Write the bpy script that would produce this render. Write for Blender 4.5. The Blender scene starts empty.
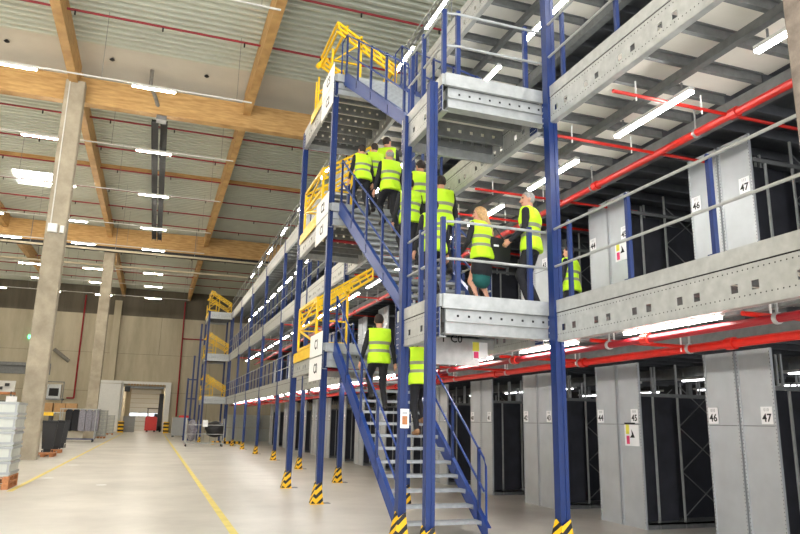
import bpy, math, random
import numpy as np
from mathutils import Vector, Matrix
random.seed(7)
S = bpy.context.scene
COL = S.collection

# ------------------------------------------------------------------ materials
def _mat(name):
    m = bpy.data.materials.new(name); m.use_nodes = True
    nt = m.node_tree; b = nt.nodes['Principled BSDF']
    return m, nt, b
def lin(c):
    return tuple(((v/255)/12.92 if v/255 <= .04045 else ((v/255+.055)/1.055)**2.4) for v in c)+(1,)
def solid(name, c, rough=.5, metal=0., var=.12, scale=6., bump=0.):
    m, nt, b = _mat(name)
    b.inputs['Roughness'].default_value = rough; b.inputs['Metallic'].default_value = metal
    tc = nt.nodes.new('ShaderNodeTexCoord'); n = nt.nodes.new('ShaderNodeTexNoise')
    n.inputs['Scale'].default_value = scale; n.inputs['Detail'].default_value = 6
    nt.links.new(tc.outputs['Object'], n.inputs['Vector'])
    r = nt.nodes.new('ShaderNodeValToRGB'); l = lin(c)
    r.color_ramp.elements[0].position = .3; r.color_ramp.elements[1].position = .7
    r.color_ramp.elements[0].color = tuple(v*(1-var) for v in l[:3])+(1,)
    r.color_ramp.elements[1].color = tuple(min(1, v*(1+var)) for v in l[:3])+(1,)
    nt.links.new(n.outputs['Fac'], r.inputs['Fac']); nt.links.new(r.outputs['Color'], b.inputs['Base Color'])
    if bump:
        bp = nt.nodes.new('ShaderNodeBump'); bp.inputs['Strength'].default_value = bump; bp.inputs['Distance'].default_value = .02
        nt.links.new(n.outputs['Fac'], bp.inputs['Height']); nt.links.new(bp.outputs['Normal'], b.inputs['Normal'])
    return m
def emit(name, c, s):
    m, nt, b = _mat(name)
    b.inputs['Base Color'].default_value = lin(c); b.inputs['Emission Color'].default_value = lin(c)
    b.inputs['Emission Strength'].default_value = s
    return m
M = {}
M['blue'] = solid('blue_paint', (0, 38, 98), .42, var=.12)
M['blue_light'] = solid('blue_stair_paint', (8, 54, 130), .42, var=.1)
M['galv'] = solid('galvanised_steel', (176, 178, 176), .42, .35, .12, 9)
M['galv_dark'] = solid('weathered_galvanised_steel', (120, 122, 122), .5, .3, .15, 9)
M['tread'] = solid('tread_steel', (165, 168, 170), .4, .4, .12, 14)
M['rackend'] = solid('shelf_end_panel_steel', (188, 192, 195), .45, .25, .07, 3)
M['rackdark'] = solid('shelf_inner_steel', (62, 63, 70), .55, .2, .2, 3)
M['perf_seam_dark'] = solid('perforation_seam_dark', (28, 26, 26), .8)  # also colours the joint shadow strip of the edge beams
M['panel'] = solid('deck_board_white', (240, 236, 226), .7, 0, .05, 2)
M['red'] = solid('sprinkler_red_paint', (205, 34, 22), .35, 0, .1)
M['darkred'] = solid('roof_pipe_dark_red', (150, 22, 34), .45, 0, .1)
M['yellow'] = solid('gate_yellow_paint', (250, 200, 14), .4, 0, .1)
M['line'] = solid('floor_line_yellow', (238, 218, 120), .5, 0, .12, 3)
M['white'] = solid('white_paint', (232, 232, 228), .5, 0, .03)
M['paper'] = solid('paper_white', (245, 245, 245), .6, 0, .01)
M['black'] = solid('black_plastic', (22, 22, 24), .5, 0, .2)
M['ink'] = solid('black_ink', (20, 20, 22), .7)
M['ink_grey'] = solid('grey_ink', (190, 190, 192), .7)
M['pink'] = solid('pink_print', (222, 60, 110), .7)
M['yprint'] = solid('yellow_print', (238, 230, 90), .7)
M['cratel'] = solid('grey_crate_plastic', (198, 200, 190), .5, 0, .05)
M['crated'] = solid('darker_crate_plastic', (168, 170, 170), .5, 0, .05)
M['pallet'] = solid('pallet_wood', (190, 128, 84), .8, 0, .2, 12)
M['cardboard'] = solid('cardboard', (190, 150, 104), .8, 0, .08)
M['guard_y'] = solid('guard_yellow', (245, 192, 10), .45, 0, .06)
M['binblack'] = solid('bin_black_plastic', (40, 40, 42), .45, 0, .15)
M['plastic_wrap'] = solid('clear_wrapped_cloth', (120, 116, 124), .3, 0, .45, 14)
M['forkred'] = solid('truck_red_paint', (228, 40, 24), .35, 0, .05)
M['hose'] = solid('grey_duct', (128, 124, 116), .6, 0, .2)
M['led'] = emit('led_tube', (255, 252, 246), 34)
M['led_hall'] = emit('hall_led_tube', (255, 247, 232), 110)
M['conduit'] = solid('cream_conduit', (196, 184, 156), .5, 0, .05)
M['lampbody'] = solid('lamp_housing_white', (215, 214, 208), .5, 0, .03)
M['led_soft'] = emit('soft_led_tube', (255, 252, 246), 24)
M['led_dim'] = emit('dim_led_tube', (250, 250, 255), 6)
M['window_day'] = emit('door_window_daylight', (225, 235, 250), .9)
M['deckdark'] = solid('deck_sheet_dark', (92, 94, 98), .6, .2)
M['heater'] = solid('heater_black', (14, 14, 14), .7)
M['exit'] = emit('exit_sign_lit', (60, 235, 150), 5)
M['skylight'] = emit('skylight_daylight', (250, 252, 255), 5)
M['skin'] = solid('skin', (205, 150, 122), .5, 0, .06)
M['suit'] = solid('dark_suit_cloth', (24, 24, 30), .8, 0, .25, 30)
M['navy'] = solid('navy_cloth', (30, 34, 52), .8, 0, .2, 30)
M['shoe'] = solid('shoe_leather', (26, 20, 18), .4)
M['tanshoe'] = solid('tan_shoe_leather', (150, 110, 74), .5)
M['hair_dark'] = solid('dark_hair', (44, 32, 26), .7, 0, .3, 40)
M['hair_grey'] = solid('grey_hair', (150, 148, 144), .7, 0, .2, 40)
M['hair_blond'] = solid('blond_hair', (190, 150, 100), .6, 0, .3, 40)
M['teal'] = solid('teal_skirt_cloth', (24, 92, 88), .8)
M['shirt'] = solid('white_shirt', (225, 225, 228), .7)
M['eye'] = solid('eye_dark', (30, 24, 22), .4)
M['lip'] = solid('lip', (168, 92, 84), .5)
M['green'] = solid('green_beam_flange', (120, 190, 60), .5)

def wood():
    m, nt, b = _mat('glulam_timber'); b.inputs['Roughness'].default_value = .6
    tc = nt.nodes.new('ShaderNodeTexCoord'); mp = nt.nodes.new('ShaderNodeMapping')
    mp.inputs['Scale'].default_value = (1, 1, 7); nt.links.new(tc.outputs['Object'], mp.inputs['Vector'])
    n = nt.nodes.new('ShaderNodeTexNoise'); n.inputs['Scale'].default_value = 1.6; n.inputs['Detail'].default_value = 8
    nt.links.new(mp.outputs['Vector'], n.inputs['Vector'])
    r = nt.nodes.new('ShaderNodeValToRGB')
    r.color_ramp.elements[0].position = .3; r.color_ramp.elements[0].color = lin((176, 134, 78))
    r.color_ramp.elements[1].position = .7; r.color_ramp.elements[1].color = lin((212, 172, 112))
    nt.links.new(n.outputs['Fac'], r.inputs['Fac']); nt.links.new(r.outputs['Color'], b.inputs['Base Color'])
    return m
M['wood'] = wood()
def concrete(name, c1, c2, scale=.5, rough=.85, brick=None, stretch=(1, 1, 1)):
    m, nt, b = _mat(name); b.inputs['Roughness'].default_value = rough
    tc = nt.nodes.new('ShaderNodeTexCoord'); mp = nt.nodes.new('ShaderNodeMapping')
    mp.inputs['Scale'].default_value = stretch; nt.links.new(tc.outputs['Object'], mp.inputs['Vector'])
    n = nt.nodes.new('ShaderNodeTexNoise'); n.inputs['Scale'].default_value = scale; n.inputs['Detail'].default_value = 10; n.inputs['Roughness'].default_value = .65
    nt.links.new(mp.outputs['Vector'], n.inputs['Vector'])
    r = nt.nodes.new('ShaderNodeValToRGB')
    r.color_ramp.elements[0].position = .35; r.color_ramp.elements[0].color = lin(c1)
    r.color_ramp.elements[1].position = .68; r.color_ramp.elements[1].color = lin(c2)
    nt.links.new(n.outputs['Fac'], r.inputs['Fac'])
    bp = nt.nodes.new('ShaderNodeBump'); bp.inputs['Strength'].default_value = .15; bp.inputs['Distance'].default_value = .01
    n2 = nt.nodes.new('ShaderNodeTexNoise'); n2.inputs['Scale'].default_value = 30
    nt.links.new(tc.outputs['Object'], n2.inputs['Vector'])
    nt.links.new(n2.outputs['Fac'], bp.inputs['Height']); nt.links.new(bp.outputs['Normal'], b.inputs['Normal'])
    nt.links.new(r.outputs['Color'], b.inputs['Base Color'])
    return m
M['floor'] = concrete('polished_concrete_floor', (198, 193, 184), (226, 221, 212), .45, .34)
M['wall'] = concrete('pale_concrete_wall', (172, 162, 138), (200, 190, 166), .4, .8, stretch=(1.5, 1, .3))
M['walltop'] = concrete('dark_upper_wall', (92, 86, 74), (112, 104, 90), .5, .8, stretch=(2, 1, .2))
M['column'] = concrete('column_concrete', (150, 140, 122), (182, 171, 150), 1.3, .8)
M['roughcol'] = concrete('pitted_column_concrete', (112, 100, 90), (152, 140, 126), 5, .9)
M['roof'] = solid('roof_sheet_grey_green', (206, 210, 196), .5, 0, .05, 1)
M['soffit'] = solid('roof_flat_sheet', (214, 211, 200), .6, 0, .04, 1)
M['darkwall'] = solid('dark_far_wall', (60, 60, 62), .8)

# vest: fluorescent cloth with two grey bands keyed to a stored body height
def vestmat():
    m, nt, b = _mat('hi_vis_vest_cloth'); b.inputs['Roughness'].default_value = .7
    at = nt.nodes.new('ShaderNodeAttribute'); at.attribute_name = 'bodyz'
    r = nt.nodes.new('ShaderNodeValToRGB'); r.color_ramp.interpolation = 'CONSTANT'
    y = lin((205, 250, 36)); g = lin((142, 146, 120))
    e = r.color_ramp.elements
    e[0].position = 0; e[0].color = y; e[1].position = .30; e[1].color = g
    for p, c in ((.385, y), (.52, g), (.605, y)):
        k = e.new(p); k.color = c
    nt.links.new(at.outputs['Fac'], r.inputs['Fac']); nt.links.new(r.outputs['Color'], b.inputs['Base Color'])
    n = nt.nodes.new('ShaderNodeTexNoise'); n.inputs['Scale'].default_value = 9; tc = nt.nodes.new('ShaderNodeTexCoord')
    nt.links.new(tc.outputs['Object'], n.inputs['Vector'])
    bp = nt.nodes.new('ShaderNodeBump'); bp.inputs['Strength'].default_value = .8; bp.inputs['Distance'].default_value = .04
    nt.links.new(n.outputs['Fac'], bp.inputs['Height']); nt.links.new(bp.outputs['Normal'], b.inputs['Normal'])
    return m
M['vest'] = vestmat()

# chevron bands of the post guards: stripes follow the guard itself
def chevmat():
    m, nt, b = _mat('black_yellow_warning'); b.inputs['Roughness'].default_value = .5
    tc = nt.nodes.new('ShaderNodeTexCoord'); sx = nt.nodes.new('ShaderNodeSeparateXYZ')
    nt.links.new(tc.outputs['Object'], sx.inputs[0])
    a = nt.nodes.new('ShaderNodeMath'); a.operation = 'ABSOLUTE'; nt.links.new(sx.outputs['X'], a.inputs[0])
    s = nt.nodes.new('ShaderNodeMath'); s.operation = 'ADD'
    nt.links.new(sx.outputs['Z'], s.inputs[1])
    y2 = nt.nodes.new('ShaderNodeMath'); y2.operation = 'SUBTRACT'
    nt.links.new(a.outputs[0], y2.inputs[1]); y2.inputs[0].default_value = 0
    nt.links.new(sx.outputs['Y'], s.inputs[0])
    s2 = nt.nodes.new('ShaderNodeMath'); s2.operation = 'ADD'; nt.links.new(s.outputs[0], s2.inputs[0]); nt.links.new(y2.outputs[0], s2.inputs[1])
    md = nt.nodes.new('ShaderNodeMath'); md.operation = 'PINGPONG'; md.inputs[1].default_value = .095
    nt.links.new(s2.outputs[0], md.inputs[0])
    gt = nt.nodes.new('ShaderNodeMath'); gt.operation = 'GREATER_THAN'; gt.inputs[1].default_value = .053
    nt.links.new(md.outputs[0], gt.inputs[0])
    mx = nt.nodes.new('ShaderNodeMix'); mx.data_type = 'RGBA'
    nt.links.new(gt.outputs[0], mx.inputs[0]); mx.inputs[6].default_value = lin((245, 192, 10)); mx.inputs[7].default_value = lin((18, 18, 18))
    nt.links.new(mx.outputs[2], b.inputs['Base Color'])
    return m
M['chevron'] = chevmat()

# ------------------------------------------------------------------ mesh helpers
class MB:
    def __init__(s): s.v = []; s.f = []; s.mi = []; s.mats = []
    def _m(s, m):
        if m not in s.mats: s.mats.append(m)
        return s.mats.index(m)
    def add(s, vs, fs, m):
        o = len(s.v); k = s._m(m); s.v += [tuple(v) for v in vs]
        s.f += [tuple(o+i for i in f) for f in fs]; s.mi += [k]*len(fs); return s
    def box(s, x0, x1, y0, y1, z0, z1, m):
        return s.add([(x0,y0,z0),(x1,y0,z0),(x1,y1,z0),(x0,y1,z0),(x0,y0,z1),(x1,y0,z1),(x1,y1,z1),(x0,y1,z1)],
                     [(0,3,2,1),(4,5,6,7),(0,1,5,4),(1,2,6,5),(2,3,7,6),(3,0,4,7)], m)
    def bar(s, a, b, w, h, m, up=(0,0,1)):
        a = Vector(a); b = Vector(b); d = (b-a).normalized(); u = Vector(up)
        if abs(d.dot(u)) > .98: u = Vector((0,1,0))
        sd = d.cross(u).normalized()*w/2; u = sd.cross(d).normalized()*h/2
        vs = [p+q for p in (a, b) for q in (-sd-u, sd-u, sd+u, -sd+u)]
        return s.add(vs, [(0,1,2,3),(7,6,5,4),(0,4,5,1),(1,5,6,2),(2,6,7,3),(3,7,4,0)], m)
    def tube(s, pts, r, m, n=8):
        pts = [Vector(p) for p in pts]; rings = []
        for i, p in enumerate(pts):
            d = (pts[min(i+1, len(pts)-1)]-pts[max(i-1, 0)]).normalized()
            u = Vector((0,0,1)) if abs(d.z) < .95 else Vector((0,1,0))
            a = d.cross(u).normalized(); b = d.cross(a).normalized()
            rr = r[i] if isinstance(r, (list, tuple)) else r
            rings.append([p+(a*math.cos(2*math.pi*k/n)+b*math.sin(2*math.pi*k/n))*rr for k in range(n)])
        vs = [v for R_ in rings for v in R_]
        fs = [(i*n+k, i*n+(k+1)%n, (i+1)*n+(k+1)%n, (i+1)*n+k) for i in range(len(rings)-1) for k in range(n)]
        fs += [tuple(reversed(range(n))), tuple(range((len(rings)-1)*n, len(rings)*n))]
        return s.add(vs, fs, m)
    def prism(s, poly, axis, a0, a1, m):
        # poly: 2D outline in the two remaining axes, extruded along axis
        n = len(poly)
        def mk(p, t): return {'x': (t, p[0], p[1]), 'y': (p[0], t, p[1]), 'z': (p[0], p[1], t)}[axis]
        vs = [mk(p, a0) for p in poly]+[mk(p, a1) for p in poly]
        fs = [tuple(range(n)), tuple(reversed(range(n, 2*n)))]+[(i, (i+1) % n+0, (i+1) % n+n, i+n)[::-1] for i in range(n)]
        return s.add(vs, fs, m)
    def lathe(s, prof, c, m, n=12):
        vs = [(c[0]+r*math.cos(2*math.pi*k/n), c[1]+r*math.sin(2*math.pi*k/n), c[2]+z) for r, z in prof for k in range(n)]
        fs = [(i*n+k, i*n+(k+1)%n, (i+1)*n+(k+1)%n, (i+1)*n+k) for i in range(len(prof)-1) for k in range(n)]
        fs += [tuple(reversed(range(n))), tuple(range((len(prof)-1)*n, len(prof)*n))]
        return s.add(vs, fs, m)
    def build(s, name, parent=None, loc=None, smooth=False):
        me = bpy.data.meshes.new(name); me.from_pydata(s.v, [], s.f)
        for k in s.mats: me.materials.append(k)
        me.polygons.foreach_set('material_index', s.mi); me.update()
        import bmesh
        bm = bmesh.new(); bm.from_mesh(me); bmesh.ops.recalc_face_normals(bm, faces=bm.faces); bm.to_mesh(me); bm.free()
        if smooth:
            me.polygons.foreach_set('use_smooth', [True]*len(me.polygons))
        o = bpy.data.objects.new(name, me); COL.objects.link(o)
        if parent: o.parent = parent
        if loc: o.location = loc
        return o
def tag(o, label=None, cat=None, group=None, kind=None):
    if label: o['label'] = label
    if cat: o['category'] = cat
    if group: o['group'] = group
    if kind: o['kind'] = kind
    return o
def thing(name, label, cat, loc=(0,0,0), rz=0, group=None):
    o = bpy.data.objects.new(name, None); COL.objects.link(o); o.empty_display_size = .2
    o.location = loc; o.rotation_euler = (0,0,rz)
    return tag(o, label, cat, group)
def kids(o): return [c for c in bpy.data.objects if c.parent == o]
def dup(root, loc=None, rz=None, label=None, group=None):
    def cp(o, par):
        c = o.copy(); COL.objects.link(c)
        if par: c.parent = par
        for k in kids(o): cp(k, c)
        return c
    ch = list(root.children)
    r = cp(root, None)
    if loc is not None: r.location = loc
    if rz is not None: r.rotation_euler = (0,0,rz)
    if label: r['label'] = label
    if group: r['group'] = group
    return r
def B(name, parent, m, *boxes, loc=None):
    mb = MB()
    for b in boxes: mb.box(*b, m)
    return mb.build(name, parent, loc)
def spread(o, axis, vals):
    vals = [float(v) for v in vals]; o.location[axis] = vals[0]
    for v in vals[1:]:
        c = o.copy(); COL.objects.link(c); c.parent = o.parent; c.location = o.location; c.location[axis] = v
_fc = {}
def textmesh(body, size, m, bold=True):
    key = (body, size, m.name)
    if key not in _fc:
        cu = bpy.data.curves.new('t', 'FONT'); cu.body = body; cu.size = size; cu.align_x = 'CENTER'; cu.align_y = 'CENTER'
        cu.extrude = .001; cu.resolution_u = 2
        if bold: cu.offset = size*.02
        ob = bpy.data.objects.new('t', cu); COL.objects.link(ob)
        dg = bpy.context.evaluated_depsgraph_get()
        me = bpy.data.meshes.new_from_object(ob.evaluated_get(dg)); me.materials.clear(); me.materials.append(m)
        bpy.data.objects.remove(ob); _fc[key] = me
    return _fc[key]
def text(name, body, size, m, parent, loc, rot):
    o = bpy.data.objects.new(name, textmesh(body, size, m)); COL.objects.link(o); o.parent = parent
    o.location = loc; o.rotation_euler = rot; return o
H = math.pi/2

# ------------------------------------------------------------------ the hall
XL, XR, YB, YW, ZR = -24, 24, -4, 87, 17.0
B('floor', None, M['floor'], (XL, XR, YB, YW+14, -.3, 0))['kind'] = 'structure'
# back wall with the passage opening, two tones, panel joints
mb = MB()
OX0, OX1, OZ = -3.55, 1.15, 5.15
def wallpiece(x0, x1, z0, z1, m): mb.box(x0, x1, YW, YW+.3, z0, z1, m)
zs = [0, 4.6, 9.0, 13.5]
for i in range(3):
    xs = XL
    while xs < XR:
        xe = min(xs+6, XR)
        z0, z1 = zs[i]+.015, zs[i+1]-.015
        if z0 < OZ and xe > OX0 and xs < OX1:
            if xs < OX0: wallpiece(xs+.015, OX0, z0, z1, M['wall'])
            if xe > OX1: wallpiece(OX1, xe-.015, z0, z1, M['wall'])
            if z1 > OZ: wallpiece(max(xs, OX0), min(xe, OX1), OZ, z1, M['wall'])
        else: wallpiece(xs+.015, xe-.015, z0, z1, M['wall'])
        xs = xe
mb.box(XL, XR, YW+.05, YW+.3, 13.5, ZR, M['walltop'])
mb.box(XL, OX0, YW+.03, YW+.28, 0, 13.5, M['walltop']); mb.box(OX1, XR, YW+.03, YW+.28, 0, 13.5, M['walltop']); mb.box(OX0, OX1, YW+.03, YW+.28, OZ, 13.5, M['walltop'])
mb.build('wall_back')['kind'] = 'structure'
B('wall_left', None, M['wall'], (XL-.3, XL, YB, YW, 0, ZR))['kind'] = 'structure'
B('wall_right', None, M['darkwall'], (XR, XR+.3, YB, YW, 0, ZR))['kind'] = 'structure'
# roof: trapezoidal sheet, ribs along X, with a flat strip before each main beam and a rooflight opening
mb = MB()
y = YB
SK = (-9.9, -7.4, 47.0, 49.4)
def rib(x0, x1, y):
    p = [(y, ZR), (y+.03, ZR-.2), (y+.17, ZR-.2), (y+.2, ZR), (y+.4, ZR), (y+.4, ZR+.02), (y, ZR+.02)]
    vs = [(x0, a, b) for a, b in p[:5]]+[(x1, a, b) for a, b in p[:5]]
    mb.add(vs, [(i, i+1, i+6, i+5) for i in range(4)], M['roof'])
while y < YW:
    if not (28.9 <= y+.2 <= 33.0):
        if SK[2]-.1 <= y+.2 <= SK[3]+.1:
            rib(XL, SK[0], y); rib(SK[1], XR, y)
        else: rib(XL, XR, y)
    y += .4
mb.box(XL, XR, 28.8, 33.0, ZR-.02, ZR+.02, M['soffit'])
mb.box(XL, SK[0], YB, YW, ZR+.03, ZR+.2, M['roof']); mb.box(SK[1], XR, YB, YW, ZR+.03, ZR+.2, M['roof'])
mb.box(SK[0], SK[1], YB, SK[2], ZR+.03, ZR+.2, M['roof']); mb.box(SK[0], SK[1], SK[3], YW, ZR+.03, ZR+.2, M['roof'])
mb.build('ceiling')['kind'] = 'structure'
B('window_1', None, M['skylight'], (SK[0], SK[1], SK[2], SK[3], ZR-.02, ZR+.1))['kind'] = 'structure'

PLX = (-12.0, -4.55, 2.9)
# main timber beams across the hall
for i, (yy, zb) in enumerate(((30.9, 15.15), (58.0, 15.0))):
    mb = MB(); mb.box(XL, XR, yy, yy+.45, zb, ZR-.65 if i == 0 else ZR-.4, M['wood'])
    for x in PLX: mb.box(x-.28, x+.28, yy-.03, yy, zb+.05, ZR-.7, M['wood'])
    tag(mb.build('main_roof_beam'), ['deep laminated timber beam across the hall above the near concrete column',
        'deep laminated timber beam across the hall above the second concrete column', 'laminated timber beam across the hall against the far end wall'][i], 'roof beam', 'main roof beams')
nm = ['at the far left', 'over the concrete columns', 'over the aisle beside the tower']
for j, x in enumerate(PLX):
    for k, (a, b) in enumerate(((YB+.1, 30.85), (31.4, 57.95), (58.5, 86.9))):
        mb = MB(); mb.box(x-.17, x+.17, a, b, 15.75, ZR-.2, M['wood'])
        tag(mb.build('timber_purlin'), 'lengthwise timber purlin %s, %s' % (['in front of the first cross beam', 'between the first and second cross beams', 'beyond the second cross beam'][k], nm[j]), 'roof purlin', 'lengthwise timber purlins')
B('cross_purlin', None, M['wood'], (XL, XR, 43.3, 43.5, 16.56, 16.79)); tag(bpy.data.objects['cross_purlin'], 'thin timber cross member halfway between the two big roof beams', 'roof purlin')
# black strip standing in for the beam's shade, and service rails under the second beam
mb = MB(); mb.box(XL, XR, 57.9, 57.99, 14.55, 15.0, M['black']); tag(mb.build('beam_shade_strip'), 'black strip standing in for shade along the underside of the second timber beam', 'shade strip')
for i, (yy, z) in enumerate(((56.6, 14.35), (60.5, 13.9))):
    mb = MB(); mb.box(XL+.1, XR-.1, yy, yy+.14, z, z+.14, M['conduit'])
    x = XL+2
    while x < XR: mb.box(x, x+.04, yy+.07, yy+.11, z+.2, 16.8, M['galv_dark']); x += 6
    tag(mb.build('service_duct'), ['pale long conduit hung just in front of the second timber beam', 'pale long conduit hung just beyond the second timber beam'][i], 'conduit')

# concrete columns
def column(x, y, w, d, label, top=15.9, m='column'):
    mb = MB(); c = .03
    poly = [(x-w/2+c, y), (x+w/2-c, y), (x+w/2, y+c), (x+w/2, y+d-c), (x+w/2-c, y+d), (x-w/2+c, y+d), (x-w/2, y+d-c), (x-w/2, y+c)]
    zz = 0; mb.prism(poly, 'z', 0, top, M[m])
    return tag(mb.build('concrete_column'), label, 'column')
c = column(-4.47, 30.3, .78, .55, 'square concrete column standing by the grey bins, nearest in the hall', 15.85)
B('junction_box', c, M['white'], (-4.75, -4.4, 30.12, 30.3, 9.0, 9.35)); B('junction_box', c, M['white'], (-4.3, -4.15, 30.17, 30.3, 9.0, 9.3))
B('conduit', c, M['lampbody'], (-4.7, -4.66, 30.25, 30.3, 9.35, 15.8))
column(-4.45, 58.0, .8, .55, 'second concrete column down the aisle', 15.0)
column(-5.0, 86.3, .8, .6, 'concrete pilaster against the far end wall behind the white sliding door', 15.15, 'wall')
c = column(4.64, 3.2, .36, .42, 'rough concrete column close by at the upper right edge of the view', 15.9, 'roughcol')

# roof sprinkler pipes
py = [8.5, 12.8, 17.2, 21.8, 25.5, 35.4, 39.4, 43.0, 47.1, 50.9, 54.8, 61.5, 66, 70.5, 75, 79.5]
ordn = ['first','second','third','fourth','fifth','sixth','seventh','eighth','ninth','tenth','eleventh','twelfth','thirteenth','fourteenth','fifteenth','sixteenth','seventeenth','eighteenth','nineteenth','twentieth']
for i, yy in enumerate(py):
    mb = MB(); mb.tube([(XL, yy, 15.72 if False else 16.4), (XR, yy, 16.4)], .045, M['darkred'], 6)
    o = tag(mb.build('roof_sprinkler_pipe'), 'thin dark red sprinkler pipe crossing under the roof, %s going away' % ordn[i], 'sprinkler pipe', 'roof sprinkler pipes')
    mb = MB(); mb.tube([(0, yy, 16.36), (0, yy, 16.2)], .035, M['ink'], 5)
    spread(mb.build('sprinkler_head', o), 0, np.arange(XL+1.3+(i % 2)*.7, XR-1, 3.1))
for x, nn in ((-7.2, 'left of the near column'), (-3.1, 'just right of the near column'), (.9, 'between the two lengthwise purlins')):
    mb = MB(); mb.lathe([(.05, 0), (.12, .05), (.05, .12)], (x, 29.9, ZR-.15), M['ink'], 8)
    tag(mb.build('roof_detector'), 'small dark detector on the flat pale roof strip, '+nn, 'detector', 'roof detectors')

# hall luminaires on trunking
TRY = [5.6, 12.4, 19.2, 26.0, 32.8, 39.7, 47.1, 53.4, 62.5, 69, 76]
k = 0
for i, yy in enumerate(TRY):
    mb = MB(); mb.box(XL, 2.6, yy-.025, yy+.025, 14.08, 14.13, M['lampbody'])
    o = tag(mb.build('lighting_trunking'), 'thin pale lighting rail hung across the hall, %s one going away from the viewer' % ordn[i], 'lighting rail', 'hall lighting rails')
    mb = MB(); mb.box(0, .015, yy, yy+.015, 14.1, 16.88, M['galv_dark'])
    spread(mb.build('suspension_wire', o), 0, range(-23, 3, 5))
    for j, x in enumerate((-21.4, -16.5, -11.6, -6.75, -1.9)):
        t = thing('linear_ceiling_lamp', 'white tube lamp, %s from the tower, on the %s hall rail' % (['fifth','fourth','third','second','nearest'][j], ordn[i]), 'ceiling lamp', (x+.8, yy, 14.0), 0, 'hall tube lamps')
        if i == 0 and j == 0:
            B('lamp_housing', t, M['lampbody'], (-.8, .8, -.05, .05, .0, .08))
            mt = MB(); mt.tube([(-.78, 0, -.015), (.78, 0, -.015)], .035, M['led_hall'], 8); mt.build('tube', t)
            LAMP0 = t
        else:
            for ch in LAMP0.children:
                c_ = ch.copy(); COL.objects.link(c_); c_.parent = t

# dark radiant heater along the roof
t = thing('radiant_heater', 'long dark radiant heater hanging lengthwise under the roof beside the lamps', 'heater', (-.95, 31.5, 15.0))
for sx in (-.2, .2):
    mb = MB(); mb.box(sx-.13, sx+.13, 0, 22.6, 0, .1, M['heater']); mb.box(sx-.15, sx-.12, 0, 22.6, -.12, .12, M['heater']); mb.box(sx+.12, sx+.15, 0, 22.6, -.12, .12, M['heater']); mb.build('heater_strip', t)
B('burner_box', t, M['galv_dark'], (-.15, .3, -.5, 0, -.05, .3))
mb = MB(); mb.tube([(0, -.3, .3), (-.3, -.9, .9), (-.5, -1.2, 1.2), (-.5, -1.3, 1.9)], .09, M['hose'], 8); mb.build('flue', t)
for yy in range(1, 23, 3):
    B('hanger', t, M['galv_dark'], (-.3, .3, yy, yy+.05, .1, .14), (-.01, .01, yy, yy+.02, .1, 1.9))

# floor lines
def line(x, y0, y1, lab):
    o = B('floor_line', None, M['line'], (x-.06, x+.06, y0, y1, 0, .003)); tag(o, lab, 'floor marking')
line(-2.85, 17.9, 84, 'yellow painted aisle line on the left beside the grey crates')
line(1.3, 6.0, 85, 'yellow painted aisle line on the right leading to the forklift passage')
for (x, y, r, nn) in ((-1.05, 19.3, .13, 'nearest, in mid aisle'), (-2.55, 21.6, .16, 'middle one by the left line'), (-2.45, 27.2, .18, 'farthest by the left line')):
    mb = MB(); mb.lathe([(r, 0), (r, .003)], (x, y, 0), M['paper'], 10)
    tag(mb.build('floor_scuff'), 'small white scuff on the concrete floor of the aisle, '+nn, 'floor mark', 'floor scuffs')

# passage and items of the far wall
t = thing('passage_frame', 'white portal frame around the far passage with roller housing', 'door frame', (0, YW, 0))
B('frame_post', t, M['white'], (1.15, 1.75, -.5, 0, 0, 5.5)); B('frame_post', t, M['white'], (-3.7, -3.5, -.5, 0, 0, 5.5))
mb = MB(); mb.box(-3.7, 1.75, -.5, 0, 5.5, 5.8, M['white']); mb.box(-6.0, -3.7, -1.0, -.72, 5.5, 5.8, M['white']); mb.box(-3.75, -3.6, -1.0, 0, 5.5, 5.8, M['white'])
for x in np.arange(-3.0, .9, .32): mb.box(x, x+.13, -.55, -.5, 5.3, 5.5, M['cardboard'])
mb.build('lintel', t)
B('roller_drum', t, M['galv_dark'], (-3.3, 1.0, -.4, -.15, 5.0, 5.28)); B('motor_box', t, M['black'], (-3.35, -2.75, -.55, -.3, 4.6, 5.2))
o = B('sliding_door', None, M['white'], (-6.0, -3.72, YW-.95, YW-.75, .05, 5.45)); tag(o, 'tall white sliding fire door pushed open beside the far passage', 'sliding door')
# inner passage walls and closed sectional door
o = B('passage_wall', None, M['wall'], (-3.85, -3.55, YW+.3, 100, 0, 5.6), (1.15, 1.45, YW+.3, 100, 0, 5.6), (-3.85, 1.45, YW+.3, 100, 5.6, 5.8), (-3.85, 1.45, 100, 100.3, 0, 5.8)); tag(o, None, None, None, 'structure'); o.name = 'wall_passage'
t = thing('sectional_door', 'white sectional dock door closed at the end of the far passage', 'dock door', (0, 99.8, 0))
for i in range(9):
    if i == 3: continue
    B('door_panel', t, M['white'], (-3.0, .8, 0, .1, i*.6+.02, i*.6+.57))
B('door_panel', t, M['white'], (-3.0, .8, .02, .1, 1.82, 2.37))
for x in (-2.9, -1.65, -.4): B('door_window', t, M['window_day'], (x, x+1.05, -.01, .02, 1.9, 2.28))
t = thing('lamp_in_passage', 'ceiling tube lamp inside the far dock passage', 'ceiling lamp', (-1, 93, 5.4))
B('lamp_housing', t, M['lampbody'], (-.05, .05, -1.2, 1.2, 0, .08)); mt = MB(); mt.tube([(0, -1.15, -.02), (0, 1.15, -.02)], .05, M['led_hall'], 8); mt.build('tube', t)
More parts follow.
